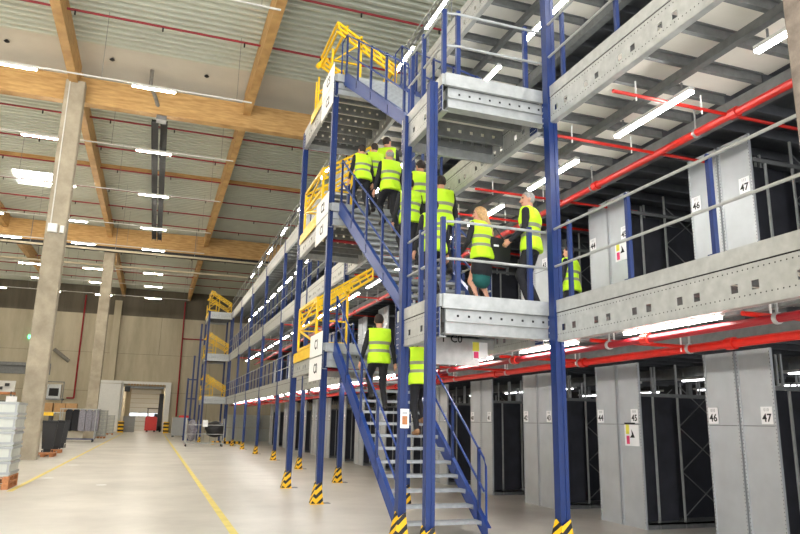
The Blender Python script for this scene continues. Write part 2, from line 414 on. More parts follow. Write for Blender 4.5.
# warning bollards at the passage
for x, s in ((-3.3, 'left'), (1.55, 'right')):
    mb = MB(); mb.box(x-.3, x+.3, YW-2.0, YW-1.4, 0, 1.25, M['guard_y'])
    for z in (.15, .55, .95): mb.box(x-.31, x+.31, YW-2.01, YW-1.39, z, z+.18, M['ink'])
    tag(mb.build('warning_bollard'), 'black and yellow banded bollard at the %s side of the far passage' % s, 'bollard')
# red wall pipes
mb = MB(); mb.tube([(-8.65, YW-.15, 15.6), (-8.65, YW-.15, 3.7)], .09, M['darkred'], 8); mb.tube([(-8.65, YW-.15, 3.7), (-9.4, YW-.15, 3.7)], .09, M['darkred'], 8); tag(mb.build('red_downpipe'), 'dark red fire pipe running down the far wall left of the white sliding door', 'pipe')
mb = MB(); mb.tube([(2.5, YW-.15, 15.6), (2.6, YW-.15, 1.9)], .09, M['darkred'], 8); mb.tube([(2.5, YW-.15, 11.1), (5.0, YW-.15, 11.1)], .08, M['darkred'], 8); tag(mb.build('red_downpipe'), 'dark red fire pipe with side branch on the far wall right of the passage', 'pipe')
# dock ramp strip, flue, exit sign
o = B('wall_ledge', None, M['galv_dark'], (XL, -11.4, YW-.5, YW-.05, 7.1, 7.45), (XL, -11.4, YW-.1, YW-.02, 6.2, 7.1)); tag(o, 'long grey ledge fixed to the far wall at upper left', 'wall ledge')
mb = MB(); mb.tube([(-11.3, YW-.3, 9.1), (-9.6, YW-.3, 7.8)], .22, M['hose'], 10); tag(mb.build('slanting_duct'), 'short slanting grey duct on the far wall right of the near column', 'duct')
o = B('exit_sign', None, M['exit'], (-14.1, -13.6, YW-.12, YW-.02, 10.2, 10.55)); tag(o, 'small green lit exit sign high on the far wall left of the near column', 'exit sign')
for x, n in ((5.6, 4.1),):
    pass
# machinery against the wall behind the column
t = thing('wall_machine', 'cluttered grey packing machine on the far wall behind the black bins', 'machine', (-10.6, 80, 0))
B('machine_frame', t, M['galv_dark'], (-1.9, 1.6, 0, 1.4, 3.3, 3.45), (-1.9, -1.8, 0, .1, 0, 5.2), (1.5, 1.6, 0, .1, 0, 5.2), (-1.9, 1.6, 0, .1, 5.1, 5.2))
B('machine_body', t, M['galv'], (-1.5, -.2, .2, 1.2, 3.45, 4.7), (.0, 1.3, .2, 1.2, 3.45, 4.9))
for k, x in enumerate((-1.2, -.5)): 
    mb = MB(); mb.bar((x, 0, 3.3), (x+.6, 0, 4.9), .18, .1, M['white']); mb.build('chute', t)
B('machine_panel', t, M['perf_seam_dark'], (.2, 1.1, .15, .2, 3.7, 4.5))
t = thing('wall_machine', 'pale rack of small instruments on the far wall at the left edge', 'machine', (-16.0, 80, 0))
B('machine_frame', t, M['white'], (-4, 2.4, .2, .5, 3.9, 5.1), (-4, -3.9, .2, .5, 0, 4), (2.3, 2.4, .2, .5, 0, 4))
for x, z in ((-3.0, 4.4), (-2.2, 4.6), (-.9, 4.3), (.1, 4.5), (.9, 4.2), (1.5, 4.55)): B('instrument', t, M['binblack'], (x, x+.4, .0, .2, z, z+.3))
B('instrument_mast', t, M['galv_dark'], (-.35, -.25, .1, .2, 4, 6.3), (-.6, 0, .05, .15, 6.0, 6.3))

# forklift inside the passage
t = thing('forklift', 'red reach truck with tall black mast parked in the far passage', 'forklift', (.15, 91.0, 0))
t.scale = (1.15, 1.15, 1.15)
mb = MB(); mb.prism([(-.85, .15), (.35, .15), (.35, 1.5), (.1, 1.62), (-.75, 1.62), (-.85, 1.45)], 'y', -.1, 1.5, M['forkred']); mb.build('body', t)
B('mast', t, M['binblack'], (.36, .46, 0, .25, .1, 3.9), (.72, .82, 0, .25, .1, 3.9), (.36, .82, .05, .2, 3.8, 4.0), (.36, .82, .05, .2, 2.0, 2.12), (.36, .85, .1, 1.3, .15, .6), (.4, .78, .1, .18, .2, 3.8), (.0, .5, .3, 1.2, 1.5, 1.9))
B('overhead_guard', t, M['binblack'], (-.7, -.62, .2, .28, 1.6, 2.4), (-.7, -.62, 1.2, 1.28, 1.6, 2.4), (.35, .43, .2, .28, 1.5, 2.4), (-.75, .48, .15, 1.3, 2.4, 2.47))
for x in (-.6, .15, .7): 
    mb = MB(); mb.tube([(x-.1, .2, .18), (x+.1, .2, .18)], .18, M['black'], 14); mb.build('wheel', t)
B('fork', t, M['binblack'], (.4, .52, 1.3, 2.5, .1, .16)); B('fork', t, M['binblack'], (.66, .8, 1.3, 2.5, .1, .16))

# ------------------------------------------------------------------ crates, bins, trolleys on the left
def crate(parent_loc, w, d, h, m, label, group):
    t = thing('storage_crate', label, 'crate', parent_loc, 0, group)
    wt = .025; mb = MB()
    mb.box(-w/2, w/2, -d/2, d/2, 0, .03, m)
    for sx in (-1, 1): mb.box(min(sx*w/2, sx*(w/2-wt)), max(sx*w/2, sx*(w/2-wt)), -d/2, d/2, .03, h, m)
    for sy in (-1, 1): mb.box(-w/2+wt, w/2-wt, min(sy*d/2, sy*(d/2-wt)), max(sy*d/2, sy*(d/2-wt)), .03, h, m)
    mb.build('crate_body', t)
    r = MB()
    for z in (h-.06, h*.12): r.box(-w/2-.025, w/2+.025, -d/2-.025, d/2+.025, z, z+.05, M['crated'])
    for x in (-w/2+.02, -w*.1, w*.1, w/2-.05): r.box(x, x+.035, -d/2-.02, d/2+.02, .03, h, M['crated'])
    r.build('ribs', t)
    B('grip', t, M['crated'], (-.08, .08, -d/2-.02, -d/2-.012, h*.55, h*.75)); 
    B('lid', t, m, (-w/2+.03, w/2-.03, -d/2+.03, d/2-.03, h-.03, h-.01))
    return t
def pallet(x, y, z, w, d, label, group):
    t = thing('wooden_pallet', label, 'pallet', (x, y, z), 0, group)
    mb = MB()
    for k in range(5): xx = -w/2+k*(w-.12)/4; mb.box(xx, xx+.12, -d/2, d/2, .122, .144, M['pallet'])
    mb.build('top_boards', t)
    mb = MB()
    for yy in (-d/2, -.05, d/2-.1):
        for xx in (-w/2, -.07, w/2-.14): mb.box(xx, xx+.14, yy, yy+.1, .02, .1, M['pallet'])
        mb.box(-w/2, w/2, yy, yy+.1, .1, .122, M['pallet']); 
    for xx in (-w/2, -.07, w/2-.14): mb.box(xx, xx+.14, -d/2, d/2, 0, .02, M['pallet'])
    mb.build('blocks', t); return t
cx, cyy = -3.56, 18.9
pallet(cx, cyy, 0, 1.2, 1.2, 'wooden pallet on the floor under the near stack of grey crates, lower of two', 'pallets under the near crates')
pallet(cx, cyy, .144, 1.2, 1.2, 'wooden pallet under the near stack of grey crates, upper of two', 'pallets under the near crates')
for k in range(5):
    for q in range(2):
        crate((cx, cyy-.29+q*.59, .288+k*.335), 1.15, .57, .33, M['cratel'], 'light grey ribbed plastic crate, %s of the near left stack, %s row' % (['bottom', 'second from the bottom', 'middle', 'second from the top', 'top'][k], ['front', 'back'][q]), 'near grey crates')
# more grey crates left of them
for k in range(5):
    crate((cx-1.3, cyy+.5, .144+k*.34), 1.15, 1.15, .335, M['cratel'], 'light grey crate of the stack at the left picture edge, level %s up' % ordn[k], 'left edge crates')
pallet(cx-1.3, cyy+.5, 0, 1.2, 1.2, 'wooden pallet under the crate stack at the left picture edge', None)
# black wheeled bins
def bin_(x, y, label):
    t = thing('wheeled_bin', label, 'bin', (x, y, 0), .1, 'black wheeled bins')
    mb = MB(); a, b_ = .22, .3
    vs = [(-a,-a,.25),(a,-a,.25),(a,a,.25),(-a,a,.25),(-b_,-b_,1.35),(b_,-b_,1.35),(b_,b_,1.35),(-b_,b_,1.35)]
    mb.add(vs, [(0,3,2,1),(4,5,6,7),(0,1,5,4),(1,2,6,5),(2,3,7,6),(3,0,4,7)], M['binblack']); mb.build('bin_body', t)
    mb = MB(); mb.prism([(-.34, 1.35), (.34, 1.35), (.3, 1.43), (-.3, 1.46)], 'y', -.33, .33, M['black']); mb.build('lid', t)
    for sx in (-.2, .2): mb = MB(); mb.tube([(sx-.03, .15, .1), (sx+.03, .15, .1)], .1, M['black'], 12); mb.build('wheel', t)
    B('bin_foot', t, M['black'], (-.15, .15, -.2, -.1, 0, .25)); return t
bin_(-4.22, 34.3, 'black wheeled bin just right behind the near concrete column')
bin_(-4.33, 38.0, 'second black wheeled bin behind the first, taller looking')
bin_(-4.5, 41.8, 'third black wheeled bin, farthest behind the column')
pallet(-4.15, 33.0, 0, .8, 1.2, 'low wooden pallet at the foot of the nearest black bin', None)
pallet(-4.2, 36.2, 0, .7, .8, 'low wooden pallet between the black bins', None)
# work bench with yellow edge
t = thing('packing_bench', 'packing bench with yellow edge passing behind the near concrete column', 'bench', (-6.75, 36.5, -.15))
B('bench_top', t, M['galv'], (-2.4, 2.4, -.5, .5, 1.9, 1.96)); B('bench_edge', t, M['yellow'], (-2.4, 2.4, -.55, -.5, 1.82, 1.98))
for sx in (-2.3, 2.2): 
    for sy in (-.45, .35): B('leg', t, M['binblack'], (sx, sx+.1, sy, sy+.1, .15, 1.9))
t = thing('bench_screen', 'black monitor with white sheet standing on the packing bench left of the column', 'monitor', (-6.6, 36.4, 1.81)); B('screen', t, M['black'], (-.35, .35, -.05, 0, .1, .5)); B('stand', t, M['black'], (-.05, .05, -.02, .1, 0, .12)); B('paper', t, M['paper'], (.15, .6, -.1, -.06, .05, .7))
def pallet_stack():
    for k, z in enumerate((2.75, 2.9)):
        pass
t = thing('storage_shelf', 'wooden topped storage shelf behind the left crates', 'shelf', (-9.8, 42, 0))
for sx in (-2.6, 0, 2.5):
    for sy in (0, .9): B('upright', t, M['galv_dark'], (sx, sx+.08, sy, sy+.08, 0, 2.9))
for z in (.6, 1.5, 2.75): B('shelf_board', t, M['pallet'], (-2.6, 2.6, 0, .98, z, z+.12))
for k, (x, w, z) in enumerate(((-2.2, 1, 2.87), (-.9, 1.2, 2.87), (.7, .9, 2.87), (-1.8, 1.1, 1.62), (.3, 1.4, 1.62), (-2.2, 1.3, .72), (.6, 1.2, .72))):
    o = B('cardboard_box', None, M['cardboard'] if k % 3 else M['cratel'], (-9.8+x, -9.8+x+w, 42.1, 42.8, z, z+.45)); tag(o, 'box on the wooden shelf behind the left crates, %s one along' % ordn[k], 'box', 'boxes on the left shelf')
# garment rail with wrapped goods
t = thing('garment_trolley', 'steel garment trolley right of the black bins with blue base', 'trolley', (-4.6, 52.0, 0))
mb = MB()
for sx in (-1.2, 1.0):
    for sy in (-.6, .6): mb.tube([(sx, sy, .2), (sx, sy, 2.15)], .03, M['galv'], 6)
for sy in (-.6, .6): mb.tube([(-1.25, sy, 2.15), (1.2, sy, 2.15)], .035, M['galv'], 6)
mb.build('frame', t); B('base_shelf', t, M['blue'], (-1.2, 1.0, -.6, .6, .16, .22))
for sx in (-1.1, .9):
    for sy in (-.5, .5): mb = MB(); mb.tube([(sx-.03, sy, .08), (sx+.03, sy, .08)], .08, M['black'], 8); mb.build('wheel', t)
for k in range(5):
    mb = MB(); x = -5.5+k*.42
    vs = []
    mb.prism([(x, .75), (x+.38, .7), (x+.4, 2.0), (x+.28, 2.12), (x+.1, 2.12), (x, 2.0)], 'y', 51.5, 52.5, M['plastic_wrap'] if k > 1 else M['suit'])
    tag(mb.build('wrapped_garments'), 'bundle of %s garments hanging on the steel trolley, %s from the left' % ('dark' if k < 2 else 'plastic wrapped', ordn[k]), 'garments', 'hanging garment bundles')
# white crates farther down
for (x, y, n, w, nm_) in ((-4.55, 61.0, 6, .9, 'nearer white crate tower'), (-3.75, 61.3, 6, .6, 'second white crate tower'), (-4.0, 74.0, 5, 1.0, 'farthest white crate tower')):
    for k in range(n):
        crate((x, y, .15+k*.34), w, .8, .335, M['cratel'], 'white plastic crate in the %s left of the aisle, level %s up' % (nm_, ordn[k]), 'far white crates')
    pallet(x, y, 0, w, .8, 'pallet under the %s left of the aisle' % nm_, None)
mb = MB(); 
for k in range(3):
    crate((-2.6+.0, 89.2, .0+k*.62), 1.3, 1.0, .6, M['crated'], 'grey wire crate just inside the far passage, level %s up' % ordn[k], 'passage crates')
# cardboard on machine shelf
for k, x in enumerate((-9.0, -8.0, -7.1)):
    o = B('cardboard_box', None, M['cardboard'], (x, x+.85, 66, 66.9, 2.0, 2.75)); tag(o, 'brown carton on the low table behind the garment trolley, %s one' % ordn[k], 'box', 'cartons behind the trolley')
t = thing('low_table', 'long pale table behind the garment trolley carrying cartons', 'table', (-8, 66.4, 0)); B('table_top', t, M['cratel'], (-1.6, 2.8, -.6, .6, 1.93, 2.0))
for sx in (-1.5, 2.7):
    for sy in (-.5, .5): B('leg', t, M['galv_dark'], (sx, sx+.06, sy, sy+.06, 0, 1.93))
# right of the aisle
t = thing('grey_container', 'grey steel container with red tray on top, right of the aisle near the far wall', 'container', (2.4, 68.3, 0))
B('body', t, M['crated'], (-.65, .55, -.5, .5, .12, 1.75)); B('foot', t, M['black'], (-.6, -.4, -.45, .45, 0, .12), (.3, .5, -.45, .45, 0, .12)); B('tray', t, M['forkred'], (-.1, .9, -.5, .5, 1.75, 1.95))
t = thing('wire_trolley', 'wheeled wire trolley loaded with a black bag right of the aisle', 'trolley', (3.0, 45.3, 0))
mb = MB()
for z in (.2, .75, 1.3):
    for yy in (-.5, .5): mb.tube([(-1.0, yy, z), (1.25, yy, z)], .022, M['galv'], 5)
for x in np.arange(-1.0, 1.3, .375):
    mb.tube([(x, .5, .2), (x, .5, 1.6)], .015, M['galv'], 5)
for x in (-1.0, 1.25):
    for yy in (-.5, .5): mb.tube([(x, yy, .12), (x, yy, 1.7)], .03, M['galv'], 6)
for yy in np.arange(-.5, .51, .25): mb.tube([(-1.0, yy, .22), (1.25, yy, .22)], .015, M['galv'], 5)
mb.build('frame', t)
for sx in (-.95, 1.2):
    for sy in (-.45, .45): mb = MB(); mb.tube([(sx-.03, sy, .08), (sx+.03, sy, .08)], .08, M['black'], 8); mb.build('wheel', t)
def blob(name, c, r, m, label, cat, seed, amp=.18):
    rs = random.Random(seed); n = 16; mb = MB(); prof = []
    vs = []; fs = []
    for i in range(9):
        th = math.pi*i/8
        for k in range(n):
            ph = 2*math.pi*k/n; q = 1+rs.uniform(-amp, amp)*math.sin(th)
            vs.append((c[0]+r[0]*math.sin(th)*math.cos(ph)*q, c[1]+r[1]*math.sin(th)*math.sin(ph)*q, c[2]+r[2]*math.cos(th)))
    for i in range(8):
        for k in range(n): fs.append((i*n+k, i*n+(k+1) % n, (i+1)*n+(k+1) % n, (i+1)*n+k))
    mb.add(vs, fs, m); o = mb.build(name, smooth=True); return tag(o, label, cat)
blob('rubbish_bag', (3.75, 45.3, 1.05), (.62, .42, .5), M['black'], 'large black rubbish bag sagging on the wire trolley', 'bag', 3)
blob('wrapped_bundle', (2.35, 45.3, .95), (.3, .4, .68), M['plastic_wrap'], 'pale plastic wrapped bundle standing on the wire trolley', 'bundle', 4)
o = B('paper_notice', None, M['paper'], (2.95, 3.25, 44.76, 44.79, 1.2, 1.6)); tag(o, 'white paper notice on the front of the wire trolley', 'notice')
# ------------------------------------------------------------------ mezzanine
ZL = [3.31, 6.47, 9.66]
XE = 5.06          # outer edge line of the decks
X1 = 3.38          # outer post row of the stair towers
POSTY = [8.2, 13.85, 19.35, 24.85, 30.35, 35.85, 41.35, 46.85, 52.35]
XI = 16.0
def holeweb_y(mb, x0, x1, y0, y1, z0, z1, m, hy, hz, hw=.035):
    """vertical plate along Y pierced by rectangular openings at the positions hy"""
    ys = sorted(h for h in hy if y0+.1 < h < y1-.1)
    if not ys: mb.box(x0, x1, y0, y1, z0, z1, m); return
    mb.box(x0, x1, y0, y1, z0, hz-hw, m); mb.box(x0, x1, y0, y1, hz+hw, z1, m)
    a = y0
    for h in ys: mb.box(x0, x1, a, h-hw, hz-hw, hz+hw, m); a = h+hw
    mb.box(x0, x1, a, y1, hz-hw, hz+hw, m)
def holeweb_x(mb, x0, x1, y0, y1, z0, z1, m, step=.2, hw=.028):
    hz = (z0+z1)/2; xs = list(np.arange(x0+.15, x1-.1, step))
    mb.box(x0, x1, y0, y1, z0, hz-hw, m); mb.box(x0, x1, y0, y1, hz+hw, z1, m)
    a = x0
    for h in xs: mb.box(a, h-hw, y0, y1, hz-hw, hz+hw, m); a = h+hw
    mb.box(a, x1, y0, y1, hz-hw, hz+hw, m)
def disc_y(mb, x, y, z, r, m, n=8):
    mb.add([(x, y+r*math.cos(2*math.pi*k/n), z+r*math.sin(2*math.pi*k/n)) for k in range(n)], [tuple(range(n))], m)

def side_beam(parent, x, y0, y1, zt, h=.55, label=None, plates=(True, True)):
    """edge beam along Y with deck rim above, holes and perforation, blue end plates"""
    mb = MB()
    mb.box(x-.055, x+.03, y0, y1, zt-.165, zt, M['galv'])            # rim
    near = y1 < 21
    hy = []; k = 0; q = y0+.42
    while q < y1-.3:
        if k % 3 != 2: hy.append(q)
        q += .24; k += 1
    if near or y0 < 21: holeweb_y(mb, x-.05, x-.042, y0, y1, zt-h, zt-.18, M['galv'], hy, zt-h+.17, .043)
    else: mb.box(x-.05, x-.042, y0, y1, zt-h, zt-.18, M['galv'])
    mb.box(x-.05, x+.04, y0, y1, zt-h-.012, zt-h, M['galv']); mb.box(x-.045, x+.04, y0, y1, zt-.18, zt-.165, M['perf_seam_dark'])  # dark strip painted in for the joint shadow below the rim
    mb.box(x-.054, x-.0505, y0, y1, zt-h, zt-h+.03, M['galv'])
    if near:
        q = y0+.3
        while q < y1-.2:
            for z in (zt-.23, zt-h+.08): mb.box(x-.0515, x-.05, q, q+.012, z, z+.012, M['perf_seam_dark'])
            q += .06
    o = mb.build('edge_beam', parent)
    for a, on in ((y0, plates[0]), (y1-.2, plates[1])):
        if on and near:
            mp = MB(); mp.box(x-.062, x-.05, a, a+.2, zt-h+.0, zt-.175, M['blue'])
            for r_ in range(4):
                for c_ in range(5):
                    mp.box(x-.0635, x-.062, a+.02+c_*.038, a+.034+c_*.038, zt-h+.03+r_*.09, zt-h+.044+r_*.09, M['white'])
            mp.build('connector_plate', o)
    return o

LEVN = ['first', 'second', 'third']
for lv, zt in enumerate(ZL):
    y0 = -2.0; y1 = 53.5
    t = thing('mezzanine_deck', '%s galvanised mezzanine deck, %s' % (LEVN[lv], ['just above the ground floor shelving', 'roofing the visitors', 'topmost one'][lv]), 'mezzanine deck', (0, 0, 0), 0, 'mezzanine decks')
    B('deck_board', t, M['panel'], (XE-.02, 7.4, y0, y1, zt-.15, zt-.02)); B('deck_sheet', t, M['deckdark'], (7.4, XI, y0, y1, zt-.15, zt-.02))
    B('deck_surface', t, M['galv'], (XE-.04, XI, y0, y1, zt-.02, zt))
    # joists across
    n = 0; yy = y0+.55; proto = None
    while yy < y1 and n < 98:
        if proto is None:
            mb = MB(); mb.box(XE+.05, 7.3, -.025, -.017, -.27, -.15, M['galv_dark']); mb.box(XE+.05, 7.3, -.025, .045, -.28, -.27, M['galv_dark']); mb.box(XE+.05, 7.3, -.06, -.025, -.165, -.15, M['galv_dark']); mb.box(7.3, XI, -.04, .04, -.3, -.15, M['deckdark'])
            proto = mb.build('joist', t, (0, yy, zt))
        else:
            c_ = proto.copy(); COL.objects.link(c_); c_.parent = t; c_.location = (0, yy, zt)
        yy += .65; n += 1
    for xx in (6.05, 7.35, 11.5):
        mb = MB(); d = .40 if xx < 7 else .52
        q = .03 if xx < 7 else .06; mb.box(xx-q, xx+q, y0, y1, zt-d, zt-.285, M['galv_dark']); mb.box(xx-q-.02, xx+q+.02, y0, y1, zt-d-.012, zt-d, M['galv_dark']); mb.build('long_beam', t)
    # edge beams bay by bay
    ys = [-2.0]+[2.7]+POSTY+[53.5]
    for a, b in zip(ys[:-1], ys[1:]):
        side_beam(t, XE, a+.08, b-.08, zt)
    # ---------- guard rail along the edge
    t = thing('guard_rail', 'guard rail of blue posts and two steel bars along the edge of the %s deck' % LEVN[lv], 'guard rail', (0, 0, 0), 0, 'deck edge guard rails')
    segs = [(3.7, 8.1), (9.9, 14.3), (18.3, 53.3)] if lv < 2 else [(3.7, 14.3), (18.3, 53.3)]
    proto = None
    for a, b in segs:
        mb = MB()
        for z in (.47, 1.0): mb.tube([(XE-.05, a-.02, zt+z), (XE-.05, b+.02, zt+z)], .018, M['galv'], 8)
        mb.build('rail_bar', t)
        n = max(1, round((b-a)/1.25)) if a > 4 else 0
        ylist = [3.84, 5.11, 6.4, 7.62] if a < 4 and b < 9 else [a+.1+(b-a-.2)*k/max(1, n or round((b-a)/1.25)) for k in range((n or round((b-a)/1.25))+1)]
        for yy in ylist:
            if proto is None:
                mb = MB(); pm = M['blue'] if lv < 2 else M['galv_dark']; pw = .025 if lv < 2 else .012; mb.box(-pw, pw, -pw, pw, 0, 1.03, pm); mb.tube([(-.025, 0, 1.03), (.025, 0, 1.03)], .03, pm, 10); mb.box(-.05, .05, -.06, .06, 0, .012, pm)
                proto = mb.build('rail_post', t, (XE-.0, yy, zt))
            else:
                c_ = proto.copy(); COL.objects.link(c_); c_.parent = t; c_.location = (XE-.0, yy, zt)

# ---------- posts with base plates
GUARD = None
def post(x, y, w, top, label, group='blue mezzanine posts', guard=True, galab='', sc=1.0, skew=0):
    t = thing('steel_post', label, 'post', (x, y, 0), 0, group)
    mb = MB(); h = w/2; g = w*.12
    # box profile with folded grooves on two faces
    poly = [(-h, -h), (-g, -h), (-g, -h+.008), (g, -h+.008), (g, -h), (h, -h), (h, h), (g, h), (g, h-.008), (-g, h-.008), (-g, h), (-h, h)]
    mb.prism(poly, 'z', 0.012, top, M['blue']); mb.build('post_shaft', t)
    B('base_plate', t, M['galv_dark'], (-.05, .24, -.11, .11, 0, .012))
    if guard:
        g_ = thing('post_guard', galab, 'post guard', (x-w/2-.015, y-w/2-.03, 0), 0, 'black and yellow post guards')
        mb = MB(); a = .165*sc; hh = .44*sc
        # angled shield wrapping the outer corner, tapering upward
        o1 = [(-a*.55, a*1.15), (-a*.55, -a*.35), (a*.95, -a*.35)]; i1 = [(a*.95, -a*.35+.012), (-a*.55+.012, -a*.35+.012), (-a*.55+.012, a*1.15)]
        o2 = [(-.0, a*.75), (-.0, -.012), (a*.7, -.012)]; i2 = [(a*.7, .0), (.012, .0), (.012, a*.75)]
        lo = o1+i1; hi = o2+i2; n = 6
        vs = [(p[0], p[1], 0) for p in lo]+[(p[0], p[1], hh-(.08 if i in (1, 4) else 0)) for i, p in enumerate(hi)]
        fs = [tuple(range(n)), tuple(range(n, 2*n))]+[(i, (i+1) % n, (i+1) % n+n, i+n) for i in range(n)]
        mb.add(vs, fs, M['chevron']); mb.build('shield', g_)
        B('foot_flange', g_, M['guard_y'], (-a*.75, a, -a*.55, -a*.3, 0, .012))
    return t
T3 = ZL[2]
post(3.29, 8.2, .12, 6.33, 'slim blue post in front of the stair, nearest corner of the tower', galab='striped guard at the foot of the slim post in front of the stair')
post(X1+.03, 9.55, .12, 6.42, 'blue post with a white notice beside the foot of the stair', galab='striped guard at the foot of the post carrying the white notice')
post(5.045, 7.98, .14, 14.0, 'thick tall blue post right of the stair reaching out of view at the top', galab='striped guard at the foot of the thick right hand post', sc=1.15)
post(X1, 14.55, .13, 9.62, 'blue post of the tower beside the big white signs', galab='striped guard at the foot of the post beside the big white signs')
post(X1, 18.0, .14, 9.6, 'blue post of the tower behind the one with the white signs', galab='striped guard at the foot of the rear outer tower post')
for i, yy in enumerate(POSTY[1:]):
    post(XE-.01, yy, .13, T3, 'blue post under the deck edge, %s one going back behind the stair' % ordn[i], galab='striped guard at the foot of the %s deck edge post behind the stair' % ordn[i])
for i, (x, y) in enumerate(((X1, 53.5), (X1, 57.0), (XE, 57.0), (XE, 53.6))):
    post(x, y, .14, 9.7, 'blue post of the far gate tower, %s' % ['front left', 'rear left', 'rear right', 'front right'][i], guard=(i == 0), galab='striped guard at the foot of the far gate tower')
# smaller set of blue posts and stair at the far tower side
t = thing('far_stair_frame', 'blue stair frame rising left of the far gate tower', 'stair frame', (2.9, 57.5, 0))
mb = MB()
for x, h in ((-.5, 4.8), (-.15, 6.6), (.2, 9.2)): mb.box(x-.07, x+.07, -.07, .07, 0, h, M['blue'])
mb.build('frame_post', t)
mb = MB(); 
for z in (1.6, 3.2, 4.7): mb.bar((-.5, 0, z), (.2, 0, z), .06, .1, M['blue'])
mb.build('cross_rail', t)

# ---------- landings of the towers
def landing(name, lab, x0, x1, y0, y1, zt, front=True, left=True, beams_bottom=True, right=False):
    t = thing('landing_platform', lab, 'landing', (0, 0, 0), 0, 'tower landings')
    B('deck_board', t, M['panel'], (x0+.02, x1-.02, y0+.03, y1-.02, zt-.10, zt-.02))
    B('deck_surface', t, M['galv'], (x0, x1, y0, y1, zt-.02, zt))
    ys = [y0+.1]+list(np.arange(y0+.62, y1-.3, .62))+[y1-.06]
    for yy in ys:
        mb = MB(); holeweb_x(mb, x0+.03, x1-.05, yy, yy+.008, zt-.34, zt-.12, M['galv_dark'])
        mb.box(x0+.03, x1-.05, yy, yy+.06, zt-.35, zt-.34, M['galv_dark']); mb.box(x0+.03, x1-.05, yy, yy+.06, zt-.12, zt-.1, M['galv_dark'])
        mb.build('joist', t)
    if front:
        mb = MB(); mb.box(x0-.02, x1, y0-.05, y0, zt-.19, zt, M['galv']); mb.box(x0+.04, x1-.02, y0+.02, y0+.06, zt-.5, zt-.19, M['galv'])
        mb.box(x0+.02, x1-.02, y0-.04, y0+.12, zt-.52, zt-.50, M['galv'])
        mb.box(x0+.04, x1-.02, y0-.02, y0+.02, zt-.36, zt-.34, M['galv'])
        for k in range(9): mb.box(x0+.2+k*.16, x0+.23+k*.16, y0+.018, y0+.02, zt-.29, zt-.26, M['perf_seam_dark'])
        mb.build('front_beam', t)
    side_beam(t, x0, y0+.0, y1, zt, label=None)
    mb = MB(); mb.box(x0+.0, x1, y1-.02, y1+.04, zt-.5, zt, M['galv']); mb.build('rear_beam', t)
    return t
landing('l', 'near landing of the first deck where the blond visitor stands', 3.44, XE, 8.12, 9.8, ZL[0])
landing('l', 'near landing of the second deck above the visitors', 3.46, XE, 8.12, 9.8, ZL[1])
for lv in range(3):
    landing('l', 'rear tower landing beside the yellow gate of the %s deck' % LEVN[lv], X1, XE, 14.45, 18.0, ZL[lv])
    landing('l', 'landing of the far gate tower at the %s deck' % LEVN[lv], X1, XE, 53.5, 57.0, ZL[lv])

# ---------- guard rails of the near landings
for lv in range(2):
    zt = ZL[lv]; t = thing('landing_rail', 'steel and blue guard rail around the near landing of the %s deck' % LEVN[lv], 'guard rail', (0, 0, 0), 0, 'landing guard rails')
    mb = MB()
    for z in (.5, 1.02): mb.tube([(X1+.06, 9.6, zt+z), (X1+.06, 8.36, zt+z), (X1+.14, 8.2, zt+z), (X1+.3, 8.17, zt+z), (XE, 8.17, zt+z)], .02, M['galv'], 8)
    mb.build('rail_bar', t)
    for (x, y) in ((3.68, 8.2), (4.78, 8.2), (X1+.09, 8.22), (X1+.06, 8.95), (X1+.08, 9.5)):
        mb = MB(); mb.box(x-.03, x+.03, y-.03, y+.03, zt, zt+1.08, M['blue']); mb.build('rail_post', t)

